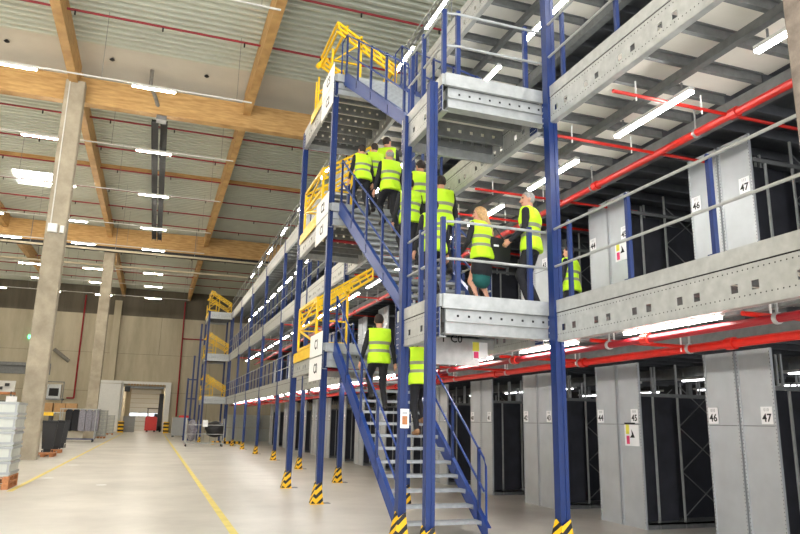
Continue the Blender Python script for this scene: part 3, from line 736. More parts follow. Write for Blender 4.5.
# ---------- stair flights
def flight(lv, z0, z1, label, y0=9.9, y1=14.45):
    t = thing('stair_flight', label, 'stairs', (0, 0, 0), 0, 'stair flights')
    sl = (z1-z0)/(y1-y0); ang = math.atan(sl)
    for x in (3.56, 4.93):
        mb = MB(); hgt = .24
        p = [(y0-.05, z0), (y0+.12, z0), (y1+.0, z1-.24), (y1, z1-.02), (y1-.12, z1+.02), (y0-.05, z0+.12)]
        mb.prism(p, 'x', x-.02, x-.012, M['blue_light'])
        # flanges
        for dz in (0,):
            mb.bar((x+.01, y0-.05, z0+.13), (x+.01, y1-.1, z1+.02), .07, .012, M['blue_light'])
            mb.bar((x+.01, y0+.1, z0+.0), (x+.01, y1, z1-.235), .07, .012, M['blue_light'])
        for f in (.25, .5, .75): mb.bar((x-.025, y0+(y1-y0)*f, z0+(z1-z0)*f-.09), (x-.025, y0+(y1-y0)*f, z0+(z1-z0)*f+.08), .008, .03, M['blue'])
        mb.build('stringer', t)
        # handrail
        hr = MB(); s = .0
        for dz in (.58, 1.08): hr.tube([(x, y0+.1, z0+.07+dz), (x, y1-.1, z1-.07+dz)], .019, M['blue_light'], 6)
        hr.tube([(x, y0+.1, z0+.07+1.08), (x, y0+.02, z0+1.02), (x, y0+.02, z0+.1)], .019, M['blue_light'], 6)
        if lv == 2: hr.tube([(x, y1-.1, z1-.07+1.08), (x, y1+.35, z1+1.05), (x, y1+.35, z1)], .019, M['blue_light'], 6)
        hr.build('handrail', t)
        for f in np.linspace(.06, .97, 5):
            mb = MB(); zz = z0+(z1-z0)*f; yy = y0+(y1-y0)*f; mb.box(x-.02, x+.02, yy-.025, yy+.025, zz+.0, zz+1.1, M['blue']); mb.build('rail_post', t)
    n = 15
    proto = None
    for k in range(1, n+1):
        zz = z0+(z1-z0)*k/(n+1); yy = y0+(y1-y0)*(k-.5)/(n+.5)
        if proto is None:
            mb = MB(); mb.box(3.58, 4.91, 0, .25, -.008, 0, M['tread']); mb.box(3.58, 4.91, -.005, .0, -.045, .002, M['tread']); mb.box(3.58, 4.91, .245, .25, -.04, 0, M['tread'])
            for q in range(6): mb.box(3.58, 4.9, .02+q*.038, .03+q*.038, 0, .003, M['tread'])
            for sx in (3.58, 4.9): mb.box(sx, sx+.012, 0, .25, -.07, 0, M['tread'])
            proto = mb.build('tread', t, (0, yy, zz))
        else:
            c_ = proto.copy(); COL.objects.link(c_); c_.parent = t; c_.location = (0, yy, zz)
    return t
flight(0, 0, ZL[0], 'lower blue stair flight from the hall floor to the first deck')
flight(1, ZL[0], ZL[1], 'middle blue stair flight crowded with visitors')
flight(2, ZL[1], ZL[2], 'top blue stair flight rising to the highest landing')

# ---------- yellow pallet gates
def gate(lab, zt, raised, ya=15.3, yb=17.35):
    t = thing('pallet_gate', lab, 'safety gate', (0, 0, 0), 0, 'yellow pallet gates')
    Yw = M['yellow']; w = .05
    xo = X1-.04; xi = 4.85; xm = 4.05
    for nmx, yy in (('side_frame', ya), ('side_frame', yb)):
        mb = MB()
        mb.bar((xm, yy, zt), (xm, yy, zt+1.4), w, w, Yw)
        for z in (.1, .6): mb.bar((xo+.04, yy, zt+z), (xm, yy, zt+z), .035, .035, Yw)
        mb.bar((xo+.04, yy, zt+.6), (xm, yy, zt+1.2), .035, .035, Yw)
        mb.build(nmx, t)
        mb = MB()
        A, C = ((xo, zt+1.1), (xi-.2, zt+1.95)) if not raised else ((xo+.1, zt+1.65), (xi+.15, zt+.75))
        dz = -.26
        for q in (0, .5, 1): mb.bar((A[0], yy, A[1]+dz*q), (C[0], yy, C[1]+dz*q), w, w, Yw)
        nn = 7
        for k in range(nn+1):
            f = k/nn; x = A[0]+(C[0]-A[0])*f; z = A[1]+(C[1]-A[1])*f; f2 = min(1, f+.07)
            mb.bar((x, yy, z), (A[0]+(C[0]-A[0])*f2, yy, A[1]+(C[1]-A[1])*f2+dz), .03, .03, Yw)
        mb.build('lattice_arm', t)
    def lat(x, z0, z1, nm):
        mb = MB()
        for yy in (ya, yb): mb.bar((x, yy, z0), (x, yy, z1), w, w*1.3, Yw)
        for z in (z0, (z0+z1)/2, z1): mb.bar((x, ya, z), (x, yb, z), w, w*1.3, Yw)
        mb.bar((x, ya, z0), (x, yb, (z0+z1)/2), .035, .045, Yw); mb.bar((x, yb, (z0+z1)/2), (x, ya, z1), .035, .045, Yw)
        mb.build(nm, t)
    if not raised:
        lat(xo, zt+.08, zt+1.12, 'gate_leaf')
        mb = MB()
        for z in (1.95, 1.7): mb.bar((xi-.2, ya, zt+z), (xi-.2, yb, zt+z), w, w, Yw)
        mb.build('cross_bar', t)
        B('kick_plate', t, Yw, (xo-.05, xo-.04, ya+.25, yb+.3, zt-.22, zt+.02))
    else:
        lat(xi+.12, zt+.08, zt+.8, 'gate_leaf')
        mb = MB()
        for dx, z in ((0, 1.65), (.0, 1.4), (.25, 1.6)): mb.bar((xo+.1+dx, ya, zt+z), (xo+.1+dx, yb, zt+z), w, w, Yw)
        mb.bar((xo, yb, zt+1.35), (xo+.25, yb, zt+1.65), .12, .12, Yw)
        mb.build('raised_leaf', t)
        mb = MB(); mb.bar((xo, 0, zt-.1), (xo, 0, zt+.9), w*.8, w*.8, Yw)
        spread(mb.build('toe_post', t), 1, (ya, yb-.3, yb))
        B('kick_plate', t, Yw, (xo-.05, xo-.04, ya+.25, yb+.3, zt-.22, zt+.02))
    return t
for lv in range(3):
    gate('yellow lattice pallet gate of the rear tower landing on the %s deck' % LEVN[lv], ZL[lv], lv == 2, *((14.9, 16.7) if lv == 2 else (15.3, 17.35)))
    gate('yellow lattice pallet gate of the far tower on the %s deck' % LEVN[lv], ZL[lv], True, 53.7, 56.6)

# ---------- white zone signs beside the tower post
for lv in range(3):
    zt = ZL[lv]
    t = thing('zone_sign', 'pair of big white zone signs on the tower at the %s deck' % LEVN[lv], 'sign', (X1-.1, 14.95, zt+.24), 0, 'white zone signs')
    tex = [('C1', 'C0'), ('C2', 'C1'), ('C3', 'C2')][lv]
    for j in range(2):
        o = B('sign_panel', t, M['paper'], (-.012, 0, -.6, .6, -.5-.53*j, .0-.53*j))
        text('sign_text', tex[j], .3, M['ink'], o, (-.0135, -.05, -.25-.53*j), (0, -H, 0) if False else (H, 0, -H))
t = thing('zone_sign', 'light plate lettered C0 hanging under the near landing', 'sign', (4.42, 9.74, 2.86))
B('sign_panel', t, M['galv'], (-.55, .32, 0, .02, -.32, .2)); text('sign_text', 'I  C0', .17, M['ink'], t, (-.14, -.002, .08), (H, 0, 0))
B('colour_notice', t, M['paper'], (.2, .46, -.012, -.002, -.22, .05)); B('colour_notice', t, M['yprint'], (.2, .31, -.016, -.012, -.09, .05)); B('colour_notice', t, M['pink'], (.22, .3, -.016, -.012, -.2, -.1))
t = thing('notice', 'small white notice fixed to the blue post beside the stair foot', 'notice', (X1+.03, 9.483, 1.6))
B('paper', t, M['paper'], (-.055, .075, -.012, 0, -.02, .25)); B('picture', t, M['pallet'], (-.03, .05, -.014, -.012, .03, .15)); B('print', t, M['ink_grey'], (-.03, .05, -.014, -.012, .17, .21))

# ---------- sprinkler mains and branches below the decks
for lv in range(2):
    zz = ZL[lv]-.57 if lv == 0 else ZL[lv]-.7
    mains = [(6.55, ZL[0]-.64, .055), (5.3, ZL[0]-.66, .042)] if lv == 0 else [(6.95, zz, .055)]
    for k, (x, z, r) in enumerate(mains):
        t = thing('sprinkler_main', ['red sprinkler main under the first deck, nearer the racks', 'darker red sprinkler main tucked behind the first deck edge'][k] if lv == 0 else 'thick red sprinkler main under the second deck', 'sprinkler pipe')
        mb = MB(); mb.tube([(x, 0.5, z), (x, 53, z)], r, M['red'] if k == 0 else M['darkred'], 10); mb.build('pipe', t)
        mb = MB(); mb.tube([(x, -.02, z), (x, .02, z)], r+.015, M['galv'], 10); mb.box(x-.01, x+.01, -.01, .01, z+r, ZL[lv]-.3, M['galv'])
        spread(mb.build('hanger', t), 1, np.arange(2.2, 53, 2.5))
        mb = MB(); mb.tube([(x, -.06, z), (x, .06, z)], r+.022, M['red'], 10)
        spread(mb.build('coupling', t), 1, np.arange(3.4, 53, 3.1))
    for i, yy in enumerate([4.9, 7.3, 9.75, 12.2, 14.7, 17.2, 19.7, 22.2, 27, 32, 37, 42, 47] if lv == 0 else [4.1, 6.6, 8.05, 10.6, 12.1, 14.6, 16.1, 18.6, 22, 26, 30, 36, 42, 48]):
        t = thing('sprinkler_branch', 'thin red sprinkler branch under the %s deck, %s one going back' % (LEVN[lv], ordn[i]), 'sprinkler pipe', (0, yy, 0), 0, 'sprinkler branches under the decks')
        z = (ZL[0]-.6 if lv == 0 else ZL[1]-.68)
        mb = MB(); mb.tube([(5.1, 0, z), (8.6 if lv else 6.75, 0, z)], .024, M['red'], 8); mb.build('pipe', t)
        mb = MB(); mb.tube([(0, 0, z-.07), (0, 0, z+.2)], .011, M['white'], 5)
        spread(mb.build('hanger_rod', t), 0, (5.45, 6.5))
for lv in (0, 1):
    zt = ZL[lv]; z = zt-.72
    t = thing('sprinkler_main', 'red sprinkler pipe under the %s deck near the stair head' % LEVN[lv], 'sprinkler pipe'); mb = MB(); mb.tube([(3.7, 16, zt-.45), (6.9, 16, zt-.45)], .04, M['darkred'], 8); mb.build('pipe', t)

# ---------- LED strips of the decks
LED0 = None
def led(x, y, z, label, group, dim=False):
    global LED0
    t = thing('deck_strip_lamp', label, 'strip lamp', (x, y, z), 0, group)
    if LED0 is None:
        B('lamp_housing', t, M['lampbody'], (-.04, .04, -.76, .76, .02, .07))
        mb = MB(); mb.box(-.035, .035, -.75, .75, -.01, .02, M['led']); mb.build('tube', t); LED0 = t
        spread(B('end_hanger', t, M['galv_dark'], (-.01, .01, -.01, .01, .07, .2)), 1, (-.59, .59))
    else:
        for ch in LED0.children:
            if dim and 'tube' in ch.name:
                mb = MB(); mb.box(-.02*dim, .02*dim, -.6-.14*(dim > 1), .6+.14*(dim > 1), -.01, .02, M['led_dim'] if dim == 1 else M['led_soft']); mb.build('tube', t); continue
            c_ = ch.copy(); COL.objects.link(c_); c_.parent = t
led(5.97, 1.95, 5.75, 'white strip lamp under the second deck walkway, out at the near end', 'strip lamps under the second deck')
for g, (x, z, y0, nm_) in enumerate(((5.24, 2.735, 3.55, 'first'), (5.97, 5.75, 4.45, 'second'), (5.97, 8.72, 4.5, 'third'))):
    for i in range(19):
        yy = y0+2.5*i
        if yy > 52: break
        led(x, yy, z, 'white strip lamp under the %s deck walkway, %s one going back' % (nm_, ordn[i]), 'strip lamps under the %s deck' % nm_, 1.3 if g == 0 else False)
mb = MB(); mb.box(5.95, 6.05, 10, 52.5, 12.13, 12.19, M['galv_dark'])
for yy in np.arange(11, 52, 3): mb.box(5.98, 6.02, yy, yy+.04, 9.7, 12.13, M['galv_dark'])
tag(mb.build('lighting_trunking'), 'galvanised lighting rail carried on thin stands above the top deck', 'lighting rail')
for i in range(11):
    led(6.0, [12.2, 14.7, 17.2, 19.7, 22.2, 27.2, 32.2, 37.2, 42.2, 46.2, 50.2][i], 12.03, 'white strip lamp above the top deck, %s one going back' % ordn[i], 'strip lamps above the top deck')
k = 0
for lv in range(2):
    for x in (11.2, 14.2):
        for i in range(6):
            led(x, 9.2+i*2.8, ZL[lv]-.62, 'strip lamp among shelf rows under the %s deck, %s row, %s one back' % (LEVN[lv], 'inner' if x > 11 else 'outer', ordn[i]), 'strip lamps between the shelves', 1)

# ---------- shelving units with numbered end panels
XF = 7.9; RL = 6.0
def rack_proto(h, tag_):
    """one single-sided shelving row running away from the walkway; face toward -Y"""
    parts = []
    mb = MB(); mb.box(0, .03, .015, .585, 0, h, M['rackend']); mb.box(-.012, .03, 0, .03, 0, h, M['rackend']); mb.box(-.012, .03, .57, .6, 0, h, M['rackend'])
    mb.box(-.004, 0, .03, .57, 1.70, 1.712, M['galv_dark'])
    z = .1
    while z < h-.05:
        for yy in (.009, .583): mb.box(-.0135, -.012, yy, yy+.007, z, z+.018, M['perf_seam_dark'])
        z += .05
    parts.append(('end_panel', mb))
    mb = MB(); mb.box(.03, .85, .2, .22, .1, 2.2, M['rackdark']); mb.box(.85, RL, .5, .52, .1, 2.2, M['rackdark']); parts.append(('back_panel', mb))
    mb = MB(); mb.box(.03, RL, .0, .6, .07, .1, M['galv_dark']); mb.box(.03, RL, .0, .02, 0, .1, M['galv_dark']); mb.box(.03, RL, -.005, .03, 2.18, 2.24, M['galv_dark']); parts.append(('base_shelf', mb))
    mb = MB()
    for x in (.27, .8, 1.7, 2.6, 3.5, 4.4, 5.3, 5.95):
        for yy in (.0, .56): mb.box(x, x+.03, yy, yy+.03, 0, h if x in (.8, 2.6, 4.4) else 2.2, M['galv'])
    parts.append(('upright', mb))
    for x0 in (.85, 2.65, 4.45):
        mb = MB()
        for z0 in (.2, .95, 1.7):
            mb.bar((x0, .02, z0), (x0+.9, .02, z0+.7), .02, .012, M['galv_dark']); mb.bar((x0+.9, .02, z0), (x0, .02, z0+.7), .02, .012, M['galv_dark'])
        parts.append(('cross_brace', mb))
    return parts
proto = {}
num = 49
pairs = [4.40+2.78*i for i in range(17)]
for lv in range(3):
    zb = 0 if lv == 0 else ZL[lv-1]
    h = (ZL[lv]-.55)-zb
    for i, yy in enumerate(pairs):
        for s in (0, 1):   # s=0: nearer half (odd number), s=1: farther half
            n = 49-2*i-s
            if n < 10: continue
            t = thing('shelf_unit', 'galvanised shelf row numbered %d, %s' % (n, ['on the ground floor', 'standing on the first deck', 'standing on the second deck'][lv]), 'shelving', (XF, yy+.635*s+(.6 if s else 0), zb), 0, 'numbered shelf rows')
            # s=1 is mirrored: its open side faces the far gap
            if lv not in proto: 
                proto[lv] = {}
            if s not in proto[lv]:
                proto[lv][s] = []
                for nmx, mb in rack_proto(h, ''):
                    if s == 1: mb.v = [(v[0], -v[1], v[2]) for v in mb.v]
                    if lv == 2 and nmx not in ('end_panel', 'back_panel'): continue
                    proto[lv][s].append(mb.build(nmx, t))
            else:
                for p in proto[lv][s]:
                    c_ = p.copy(); COL.objects.link(c_); c_.parent = t
            if lv < 2 or i < 8:
                ysg = .14 if s == 0 else -.13
                zl = 1.73
                o = B('number_plate', t, M['paper'], (-.018, -.013, ysg-.095, ysg+.095, zl, zl+.235))
                text('number', '%d' % n, .15, M['ink'], o, (-.0195, ysg, zl+.08), (H, 0, -H))
                if i < 6: text('number', '%d1%d' % (lv, lv), .06, M['ink_grey'], o, (-.0195, ysg, zl+.19), (H, 0, -H))
            if n == 45 and lv < 2:
                ysg = .24; zl = 1.34
                o = B('colour_notice', t, M['paper'], (-.018, -.013, ysg-.19, ysg+.19, zl, zl+.36)); 
                B('notice_print', o, M['yprint'], (-.02, -.018, ysg+.06, ysg+.15, zl+.2, zl+.36)); B('notice_print', o, M['pink'], (-.02, -.018, ysg+.06, ysg+.14, zl+.03, zl+.17))
                mb = MB(); mb.prism([(ysg-.08, zl+.14), (ysg+.05, zl+.14), (ysg-.01, zl+.19), (ysg-.0, zl+.28), (ysg-.04, zl+.22)], 'x', -.02, -.018, M['ink']); mb.build('notice_print', o)
                if lv == 0: B('notice_clip', o, M['ink'], (-.03, -.013, ysg-.1, ysg+.17, zl+.37, zl+.395))

# rack support posts between the decks (grey), seen in the dark zone
t = thing('inner_support_rows', 'dark steel supports deep inside the mezzanine behind the shelf rows', 'support frame')
for x in (14.6,):
    for i in range(10):
        mb = MB(); mb.box(x, x+.12, 6.2+i*5, 6.32+i*5, 0, 9.3, M['galv_dark']); mb.build('support_post', t)

# ---------- low warning barrier and white boxes behind the first posts
t = thing('floor_barrier', 'low yellow and black impact barrier on the floor by the far deck posts', 'barrier', (0, 0, 0))
mb = MB(); mb.box(3.9, 5.9, 49.0, 49.15, .05, .22, M['guard_y'])
for k in range(6): mb.box(4.05+k*.32, 4.2+k*.32, 48.99, 49.16, .05, .225, M['ink'])
mb.build('rail', t); B('foot', t, M['guard_y'], (3.9, 4.05, 48.95, 49.2, 0, .05), (5.7, 5.85, 48.95, 49.2, 0, .05))
for k, (x, y) in enumerate(((5.6, 56.5), (6.9, 57.0), (8.2, 57.5))):
    for j in range(2):
        o = B('white_carton', None, M['cratel'], (x, x+1.2, y, y+1, j*1.05, j*1.05+1.0)); tag(o, 'large white carton past the end of the mezzanine, %s stack, %s' % (ordn[k], ['lower', 'upper'][j]), 'carton', 'white cartons at the mezzanine end')

# ------------------------------------------------------------------ people
class Field:
    def __init__(s, lo, hi, h):
        s.h = h; s.lo = np.array(lo, float); n = np.ceil((np.array(hi)-s.lo)/h).astype(int)+1; s.n = n
        s.g = [s.lo[i]+h*np.arange(n[i]) for i in range(3)]
        s.d = np.full(n, 1.0, np.float32); s.best = np.full(n, 9.0, np.float32); s.lab = np.zeros(n, np.int8)
    def _sub(s, a, b):
        i0 = np.maximum(((a-s.lo)/s.h).astype(int), 0); i1 = np.minimum(((b-s.lo)/s.h).astype(int)+2, s.n)
        sl = tuple(slice(i0[k], max(i0[k], i1[k])) for k in range(3))
        X, Y, Z = np.meshgrid(*[s.g[k][sl[k]] for k in range(3)], indexing='ij'); return sl, X, Y, Z
    def _merge(s, sl, d, k, lab):
        D = s.d[sl]; hh = np.clip(.5+.5*(D-d)/k, 0, 1)
        s.d[sl] = D*(1-hh)+d*hh-k*hh*(1-hh)
        bb = s.best[sl]; m = d < bb; bb[m] = d[m]; s.best[sl] = bb; L = s.lab[sl]; L[m] = lab; s.lab[sl] = L
    def cap(s, a, b, ra, rb, k, lab, fl=1.0, axis=None):
        a = np.array(a, float); b = np.array(b, float); R_ = max(ra, rb)*max(1, fl)+.09
        sl, X, Y, Z = s._sub(np.minimum(a, b)-R_, np.maximum(a, b)+R_)
        ax = np.array(axis if axis is not None else (0, 1, 0), float)
        px, py, pz = X-a[0], Y-a[1], Z-a[2]; ba = b-a
        L2 = ba@ba+1e-9; t = np.clip((px*ba[0]+py*ba[1]+pz*ba[2])/L2, 0, 1)
        qx, qy, qz = px-t*ba[0], py-t*ba[1], pz-t*ba[2]
        if fl != 1.0:
            # widen along 'axis' by factor fl
            c = qx*ax[0]+qy*ax[1]+qz*ax[2]; g = c*(1/fl-1)
            qx, qy, qz = qx+ax[0]*g, qy+ax[1]*g, qz+ax[2]*g
        d = np.sqrt(qx*qx+qy*qy+qz*qz)-(ra+(rb-ra)*t)
        s._merge(sl, d.astype(np.float32), k, lab)
    def ell(s, c, r, k, lab, rz=0.):
        c = np.array(c, float); r = np.array(r, float); R_ = r.max()+.08
        sl, X, Y, Z = s._sub(c-R_, c+R_)
        x, y, z = X-c[0], Y-c[1], Z-c[2]
        if rz: co, si = math.cos(-rz), math.sin(-rz); x, y = x*co-y*si, x*si+y*co
        q = np.sqrt((x/r[0])**2+(y/r[1])**2+(z/r[2])**2); d = (q-1)*r.min()
        s._merge(sl, d.astype(np.float32), k, lab)
def nets(F, lo, h):
    ins = F < 0
    n = F.shape; c = (n[0]-1, n[1]-1, n[2]-1)
    cnt = np.zeros(c, np.int8); acc = np.zeros(c+(3,), np.float32)
    corner = [(i, j, k) for i in (0, 1) for j in (0, 1) for k in (0, 1)]
    def S_(A, o): return A[o[0]:o[0]+c[0], o[1]:o[1]+c[1], o[2]:o[2]+c[2]]
    for a in corner:
        for ax in range(3):
            if a[ax]: continue
            b = list(a); b[ax] = 1
            fa, fb = S_(F, a), S_(F, b); m = (fa < 0) != (fb < 0)
            t = np.where(m, fa/(fa-fb+1e-12), 0)
            for q in range(3): acc[..., q] += np.where(m, a[q]+(t if q == ax else 0), 0)
            cnt += m
    mask = cnt > 0; idx = np.full(c, -1, np.int32); pos = np.argwhere(mask); idx[mask] = np.arange(len(pos))
    V = lo+h*(pos+acc[mask]/cnt[mask][:, None])
    fs = []
    for ax in range(3):
        o = [0, 0, 0]; sl0 = [slice(1, -1)]*3; sl0[ax] = slice(0, -1)
        sl1 = list(sl0); sl1[ax] = slice(1, None)
        a, b = ins[tuple(sl0)], ins[tuple(sl1)]
        e = np.argwhere(a != b); fl = a[a != b]
        off = np.array([1, 1, 1]); off[ax] = 0; e = e+off
        u, v = [k for k in range(3) if k != ax]
        def at(du, dv):
            q = e.copy(); q[:, u] -= du; q[:, v] -= dv; return idx[q[:, 0], q[:, 1], q[:, 2]]
        qd = np.stack([at(0, 0), at(1, 0), at(1, 1), at(0, 1)], 1)
        flip = fl if ax != 1 else ~fl
        qd[~flip] = qd[~flip][:, ::-1]; fs.append(qd)
    Q = np.concatenate(fs); Q = Q[(Q >= 0).all(1)]
    return V, Q, pos
def np_obj(name, V, Q, parent, mats, mi=None, attr=None):
    me = bpy.data.meshes.new(name); me.from_pydata(V.tolist(), [], Q.tolist())
    for m in mats: me.materials.append(m)
    if mi is not None: me.polygons.foreach_set('material_index', mi)
    me.polygons.foreach_set('use_smooth', [True]*len(me.polygons))
    if attr is not None:
        a = me.attributes.new('bodyz', 'FLOAT', 'POINT'); a.data.foreach_set('value', attr.astype(np.float32))
    me.update(); o = bpy.data.objects.new(name, me); COL.objects.link(o); o.parent = parent; return o
def ik(a, b, l1, l2, pole):
    a, b, pole = (np.array(v, float) for v in (a, b, pole)); d = b-a; L = np.linalg.norm(d)
    if L > (l1+l2)*.995: b = a+d/L*(l1+l2)*.995; d = b-a; L = np.linalg.norm(d)
    x = (l1*l1-l2*l2+L*L)/(2*L); hh = math.sqrt(max(0, l1*l1-x*x)); u = d/L; p = pole-u*(pole@u); p /= np.linalg.norm(p)
    return a+u*x+p*hh, b
def person(label, x, y, z, rz, scale=1.0, feet=((-.1, .05, 0), (.1, -.02, 0)), hands=((-.3, .12, .83), (.3, .1, .83)),
           lean=.03, head_yaw=0., head_pitch=0., hair='hair_dark', bald=False, long_hair=False, skirt=False, shoe='shoe', cloth='suit', open_vest=False, pelvis_drop=.0, coarse=False):
    root = thing('person', label, 'person', (x, y, z), rz); root.scale = (scale,)*3
    h = .013
    F = Field((-.52, -.52, -.06), (.52, .62, 1.84), h)
    sl = math.sin(lean)
    pz = .93-pelvis_drop; P0 = np.array([0, 0, pz]); up = np.array([0, sl, math.cos(lean)])
    W = P0+up*.2; C = P0+up*.38; SH = P0+up*.5; N = P0+up*.56; HC = N+np.array([0, .02+sl*.1, .135])
    # torso
    F.cap(P0+up*-.02, P0+up*.06, .115, .115, .06, 0, 1.42, (1, 0, 0))
    F.cap(W, C, .105, .125, .06, 0, 1.42, (1, 0, 0))
    F.cap(C, SH-up*.04, .12, .10, .06, 0, 1.65, (1, 0, 0))
    F.cap(SH+np.array([-.15, 0, -.01]), SH+np.array([.15, 0, -.01]), .062, .062, .05, 0)
    F.cap(SH+up*.02, N+up*.03, .06, .055, .03, 5)
    torso = F.d.copy()
    # legs
    for s, ft in ((-1, feet[0]), (1, feet[1])):
        hp = P0+np.array([s*.09, 0, -.04]); an = np.array([ft[0], ft[1]-.03, ft[2]+.09])
        kn, an = ik(hp, an, .43, .42, (0, 1, .1))
        lg = 3 if not skirt else 8
        F.cap(hp, kn, .095 if not skirt else .08, .062, .04, 3 if not skirt else 8); F.cap(kn, an, .06, .046 if not skirt else .038, .03, lg)
        F.cap(an+np.array([0, -.03, -.035]), an+np.array([0, .0, -.045]), .042, .045, .02, 4)
        F.cap(an+np.array([0, .0, -.05]), an+np.array([0, .15, -.058]), .045, .034, .02, 4, 1.15, (1, 0, 0))
        if skirt: F.cap(kn+np.array([0, 0, -.12]), an, .064, .054, .015, 4)
    if skirt:
        F.cap(P0+np.array([0, .02, -.3]), P0+np.array([0, .02, -.44]), .12, .12, .03, 9, 1.3, (1, 0, 0)); F.cap(P0, P0+np.array([0, .01, -.28]), .13, .14, .04, 0, 1.35, (1, 0, 0))
    # arms and hands
    for s, hd in ((-1, hands[0]), (1, hands[1])):
        sh = SH+np.array([s*.19, 0, -.03]); el, wr = ik(sh, np.array(hd, float), .29, .26, (s*.4, -1, -.2))
        F.cap(sh, el, .058, .045, .03, 1); F.cap(el, wr, .044, .034, .02, 1)
        fd = (wr-el)/np.linalg.norm(wr-el); side = np.array([0, 1., 0]); side = side-fd*(side@fd)
        nl = np.linalg.norm(side); side = side/nl if nl > .1 else np.array([1., 0, 0])
        inn = np.cross(fd, side); inn = inn if inn[0]*s < 0 else -inn
        pm = wr+fd*.085
        F.cap(wr+fd*.01, pm, .024, .028, .012, 2, 1.35, side)
        for q, (o_, ln) in enumerate(((.033, .062), (.011, .072), (-.011, .067), (-.031, .052))):
            b0 = pm+side*o_; b1 = b0+fd*ln*.55+inn*.008; b2 = b1+fd*ln*.4+inn*.022
            F.cap(b0, b1, .0095, .0088, .004, 2); F.cap(b1, b2, .0088, .0078, .003, 2)
        t0 = wr+fd*.03+side*.028; t1 = t0+fd*.035+side*.028+inn*.01; F.cap(t0, t1, .013, .011, .006, 2); F.cap(t1, t1+fd*.028+inn*.008, .0105, .009, .004, 2)
    # head
    def R_(v):
        c_, s_ = math.cos(head_yaw), math.sin(head_yaw); x_, y_, z_ = v
        cp_, sp_ = math.cos(head_pitch), math.sin(head_pitch); y_, z_ = y_*cp_-z_*sp_, y_*sp_+z_*cp_
        return HC+np.array([x_*c_-y_*s_, x_*s_+y_*c_, z_])
    F.ell(R_((0, 0, .02)), (.078, .098, .105), .02, 5, head_yaw); F.ell(R_((0, .025, -.06)), (.055, .068, .062), .03, 5, head_yaw)
    F.cap(R_((0, .095, .0)), R_((0, .118, -.03)), .01, .015, .012, 5)
    for s in (-1, 1):
        F.ell(R_((s*.08, -.005, -.005)), (.012, .022, .032), .008, 5, head_yaw)
        F.ell(R_((s*.032, .084, .012)), (.014, .012, .008), .003, 6, head_yaw)
    F.ell(R_((0, .09, -.062)), (.024, .01, .007), .003, 7, head_yaw)
    V, Q, pos = nets(F.d, F.lo, h)
    L = F.lab[pos[:, 0], pos[:, 1], pos[:, 2]]
    mats = [M[cloth], M[cloth], M['skin'], M['suit'] if cloth != 'navy' else M['navy'], M[shoe], M['skin'], M['eye'], M['lip'], M['skin'], M['teal']]
    np_obj('body', V, Q, root, mats, L[Q[:, 0]].astype(np.int32))
    # vest shell
    X, Y, Z = np.meshgrid(*F.g, indexing='ij')
    tz = (Y-P0[1])*up[1]+(Z-P0[2])*up[2]
    nc = SH+up*.06
    d = torso-.026
    rip = .004*np.sin(X*38+Z*9)*np.clip((.2-tz)*4, 0, 1)
    d = d-rip-np.clip((.12-tz), 0, .3)*.14
    d = np.maximum(d, tz-.55); d = np.maximum(d, -.09-tz)
    d = np.maximum(d, np.abs(X)-(.205))
    d = np.maximum(d, .088-np.sqrt((X-nc[0])**2+((Y-nc[1]-.02)/1.1)**2+((Z-nc[2]-.02)/1.)**2))
    vn = np.maximum(0, 1)*0
    vv = np.where(Y > .03, (.05 if open_vest else .012)+np.clip((tz-.28), 0, 1)*.35-np.abs(X), -1)
    d = np.maximum(d, vv)
    V, Q, pos = nets(d.astype(np.float32), F.lo, h)
    av = ((V[:, 1]-P0[1])*up[1]+(V[:, 2]-P0[2])*up[2]+.09)/.64
    np_obj('hi_vis_vest', V, Q, root, [M['vest']], None, np.clip(av, 0, 1))
    if open_vest or True:
        pass
    # hair
    G = Field(HC-np.array([.3, .32, .46]), HC+np.array([.3, .3, .17]), h)
    G.ell(R_((0, -.006, .028)), (.086, .104, .108), .01, 0, head_yaw)
    X, Y, Z = np.meshgrid(*G.g, indexing='ij'); c_, s_ = math.cos(-head_yaw), math.sin(-head_yaw)
    lx = (X-HC[0])*c_-(Y-HC[1])*s_; ly = (X-HC[0])*s_+(Y-HC[1])*c_; lz = Z-HC[2]
    d = np.maximum(G.d, (ly*.9-lz*.55-.012)); d = np.maximum(d, -lz-.055)
    if bald: d = np.maximum(d, lz-.045-.0*ly); d = np.maximum(d, ly-.02)
    if long_hair:
        G.d[:] = 1.; G.best[:] = 9
        G.ell(R_((0, -.01, .03)), (.094, .11, .112), .01, 0, head_yaw); G.cap(R_((0, -.05, .0)), R_((.03, -.16, -.33)), .085, .075, .05, 0, 1.2, (math.cos(head_yaw), math.sin(head_yaw), 0))
        for q in range(5): G.cap(R_((-.08+q*.04, -.06, -.1)), R_((-.09+q*.045, -.11, -.37+.02*(q % 2))), .03, .018, .02, 0)
        d = np.maximum(G.d, np.where(lz > -.03, ly*.9-lz*.4-.03, ly*.9-.018))
    if (d < 0).any():
        V, Q, pos = nets(d.astype(np.float32), G.lo, h); np_obj('hair', V, Q, root, [M[hair]])
    return root
def stz(y, k, base): return base+round((y-9.9)/(4.55)*16)*3.2/16
Z1 = ZL[0]
UP = ((-.1, .12, .2), (.1, -.1, 0))
UP2 = ((-.1, -.1, 0), (.1, .12, .2))
def sz(y, lv): # nearest tread top below
    n = 15; z0, z1 = ([0]+ZL)[lv], ([0]+ZL)[lv+1]
    k = max(0, min(n, int((y+.05-9.9)/4.55*(n+.5)+.5))); return z0+(z1-z0)*k/(n+1)
person('grey haired person in dark suit and open yellow vest beside the thick blue post', 5.12, 8.72, Z1, .75, 1.04, hair='hair_grey', open_vest=True, head_yaw=.55, hands=((-.26, .22, .98), (.27, .16, .84)))
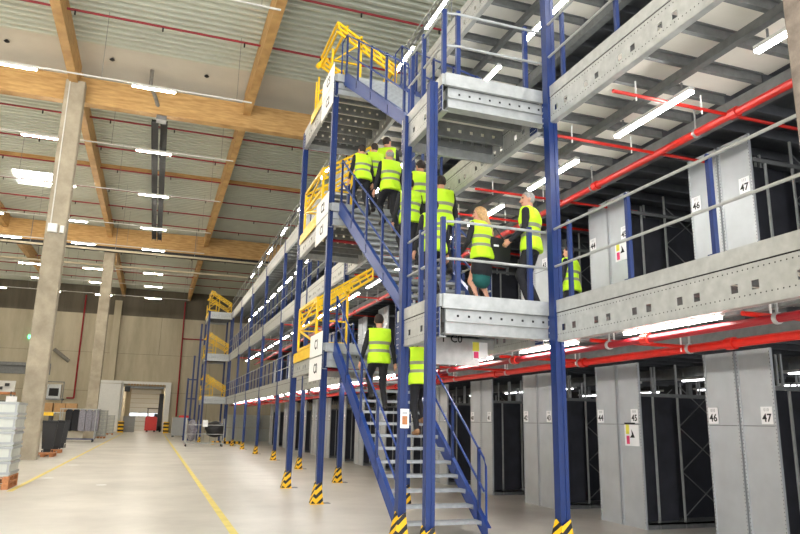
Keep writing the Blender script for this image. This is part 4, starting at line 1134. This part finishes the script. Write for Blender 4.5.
person('person with long blond hair and teal skirt leaning by the landing rail', 4.5, 9.12, Z1, .35, .93, hair='hair_blond', long_hair=True, skirt=True, head_yaw=.7, lean=.06, hands=((-.25, .25, .95), (.28, .12, .85)))
person('tall dark haired person in yellow vest just left of the blond visitor', 4.72, 11.25, sz(11.25, 1), -.1, 1.1, feet=UP, lean=.05)
person('person in yellow vest partly hidden by the slim front post', 4.08, 10.02, sz(10.02, 1), .1, 1.02, feet=UP2, lean=.08, head_yaw=.3)
person('person on the middle flight half hidden behind the post with the notice', 4.28, 11.75, sz(11.75, 1), 0, 1.02, feet=UP, lean=.08)
person('person in yellow vest framed between the two near tower posts, dark sleeve showing', 4.8, 12.5, sz(12.5, 1), .1, 1.1, feet=UP2, lean=.08)
person('balding person in a yellow vest on the middle flight, back to the viewer', 4.27, 12.95, sz(12.95, 1), .1, 1.07, feet=UP, lean=.1, bald=True, hair='hair_grey', head_yaw=.1)
person('person with dark hair leaning left on the middle flight', 4.33, 14.25, sz(14.25, 1), .15, 1.0, feet=UP2, lean=.14, hands=((-.34, .25, .95), (.3, .1, .83)))
person('visitor in a yellow vest, leftmost on the middle flight by the yellow gate', 3.93, 13.9, sz(13.9, 1), .2, .97, feet=UP, lean=.12)
person('tallest standing person at the head of the middle flight with brown hair', 4.8, 14.95, ZL[1], -.5, 1.17, lean=.05, head_yaw=-.5)
person('person with short hair and dark trousers climbing the lower flight, full back view', 4.0, 12.6, sz(12.6, 0), -.05, 1.06, feet=UP, lean=.05, head_yaw=-.45, pelvis_drop=.0, hands=((-.33, .08, .82), (.33, .05, .8)))
person('person climbing the lower flight, head hidden by the landing beam', 4.55, 11.8, sz(11.8, 0), 0, 1.06, feet=UP2, lean=.06, shoe='tanshoe')
person('distant person in yellow vest on the first deck right of the thick post', 7.25, 10.9, Z1, .5, .98)
# black bag held by the grey haired visitor
mb = MB(); mb.prism([(4.55, 4.02), (4.93, 4.0), (4.96, 4.42), (4.6, 4.46)], 'y', 9.05, 9.17, M['black'])
mb.box(4.66, 4.74, 9.035, 9.05, 4.3, 4.33, M['paper']); mb.tube([(4.62, 9.11, 4.45), (4.72, 9.11, 4.62), (4.86, 9.11, 4.44)], .012, M['black'], 6)
tag(mb.build('shoulder_bag'), 'black bag with a tiny white tag carried by the grey haired visitor', 'bag')

# ------------------------------------------------------------------ light, world, camera
w = bpy.data.worlds.new('World'); S.world = w; w.use_nodes = True
bg = w.node_tree.nodes['Background']; bg.inputs[0].default_value = (.95, .97, 1, 1); bg.inputs[1].default_value = 1.7

yaw, pitch, roll, F_ = CAMP = (0.335384, 0.224309, 0.019776, 683.77)
fw = Vector((math.sin(yaw)*math.cos(pitch), math.cos(yaw)*math.cos(pitch), math.sin(pitch)))
rt = Vector((math.cos(yaw), -math.sin(yaw), 0)); u0 = rt.cross(fw)
r_ = rt*math.cos(roll)+u0*math.sin(roll); u_ = -rt*math.sin(roll)+u0*math.cos(roll)
cam = bpy.data.cameras.new('Camera'); co = bpy.data.objects.new('Camera', cam); COL.objects.link(co)
m = Matrix((r_, u_, -fw)).transposed().to_4x4(); m.translation = Vector((0, 0, 1.65)); co.matrix_world = m
cam.sensor_width = 36; cam.lens = F_*36/800; cam.clip_end = 300
S.camera = co
S.view_settings.view_transform = 'Standard'; S.view_settings.look = 'None'; S.view_settings.exposure = 1.16; S.view_settings.gamma = 1
S.view_settings.use_curve_mapping = False
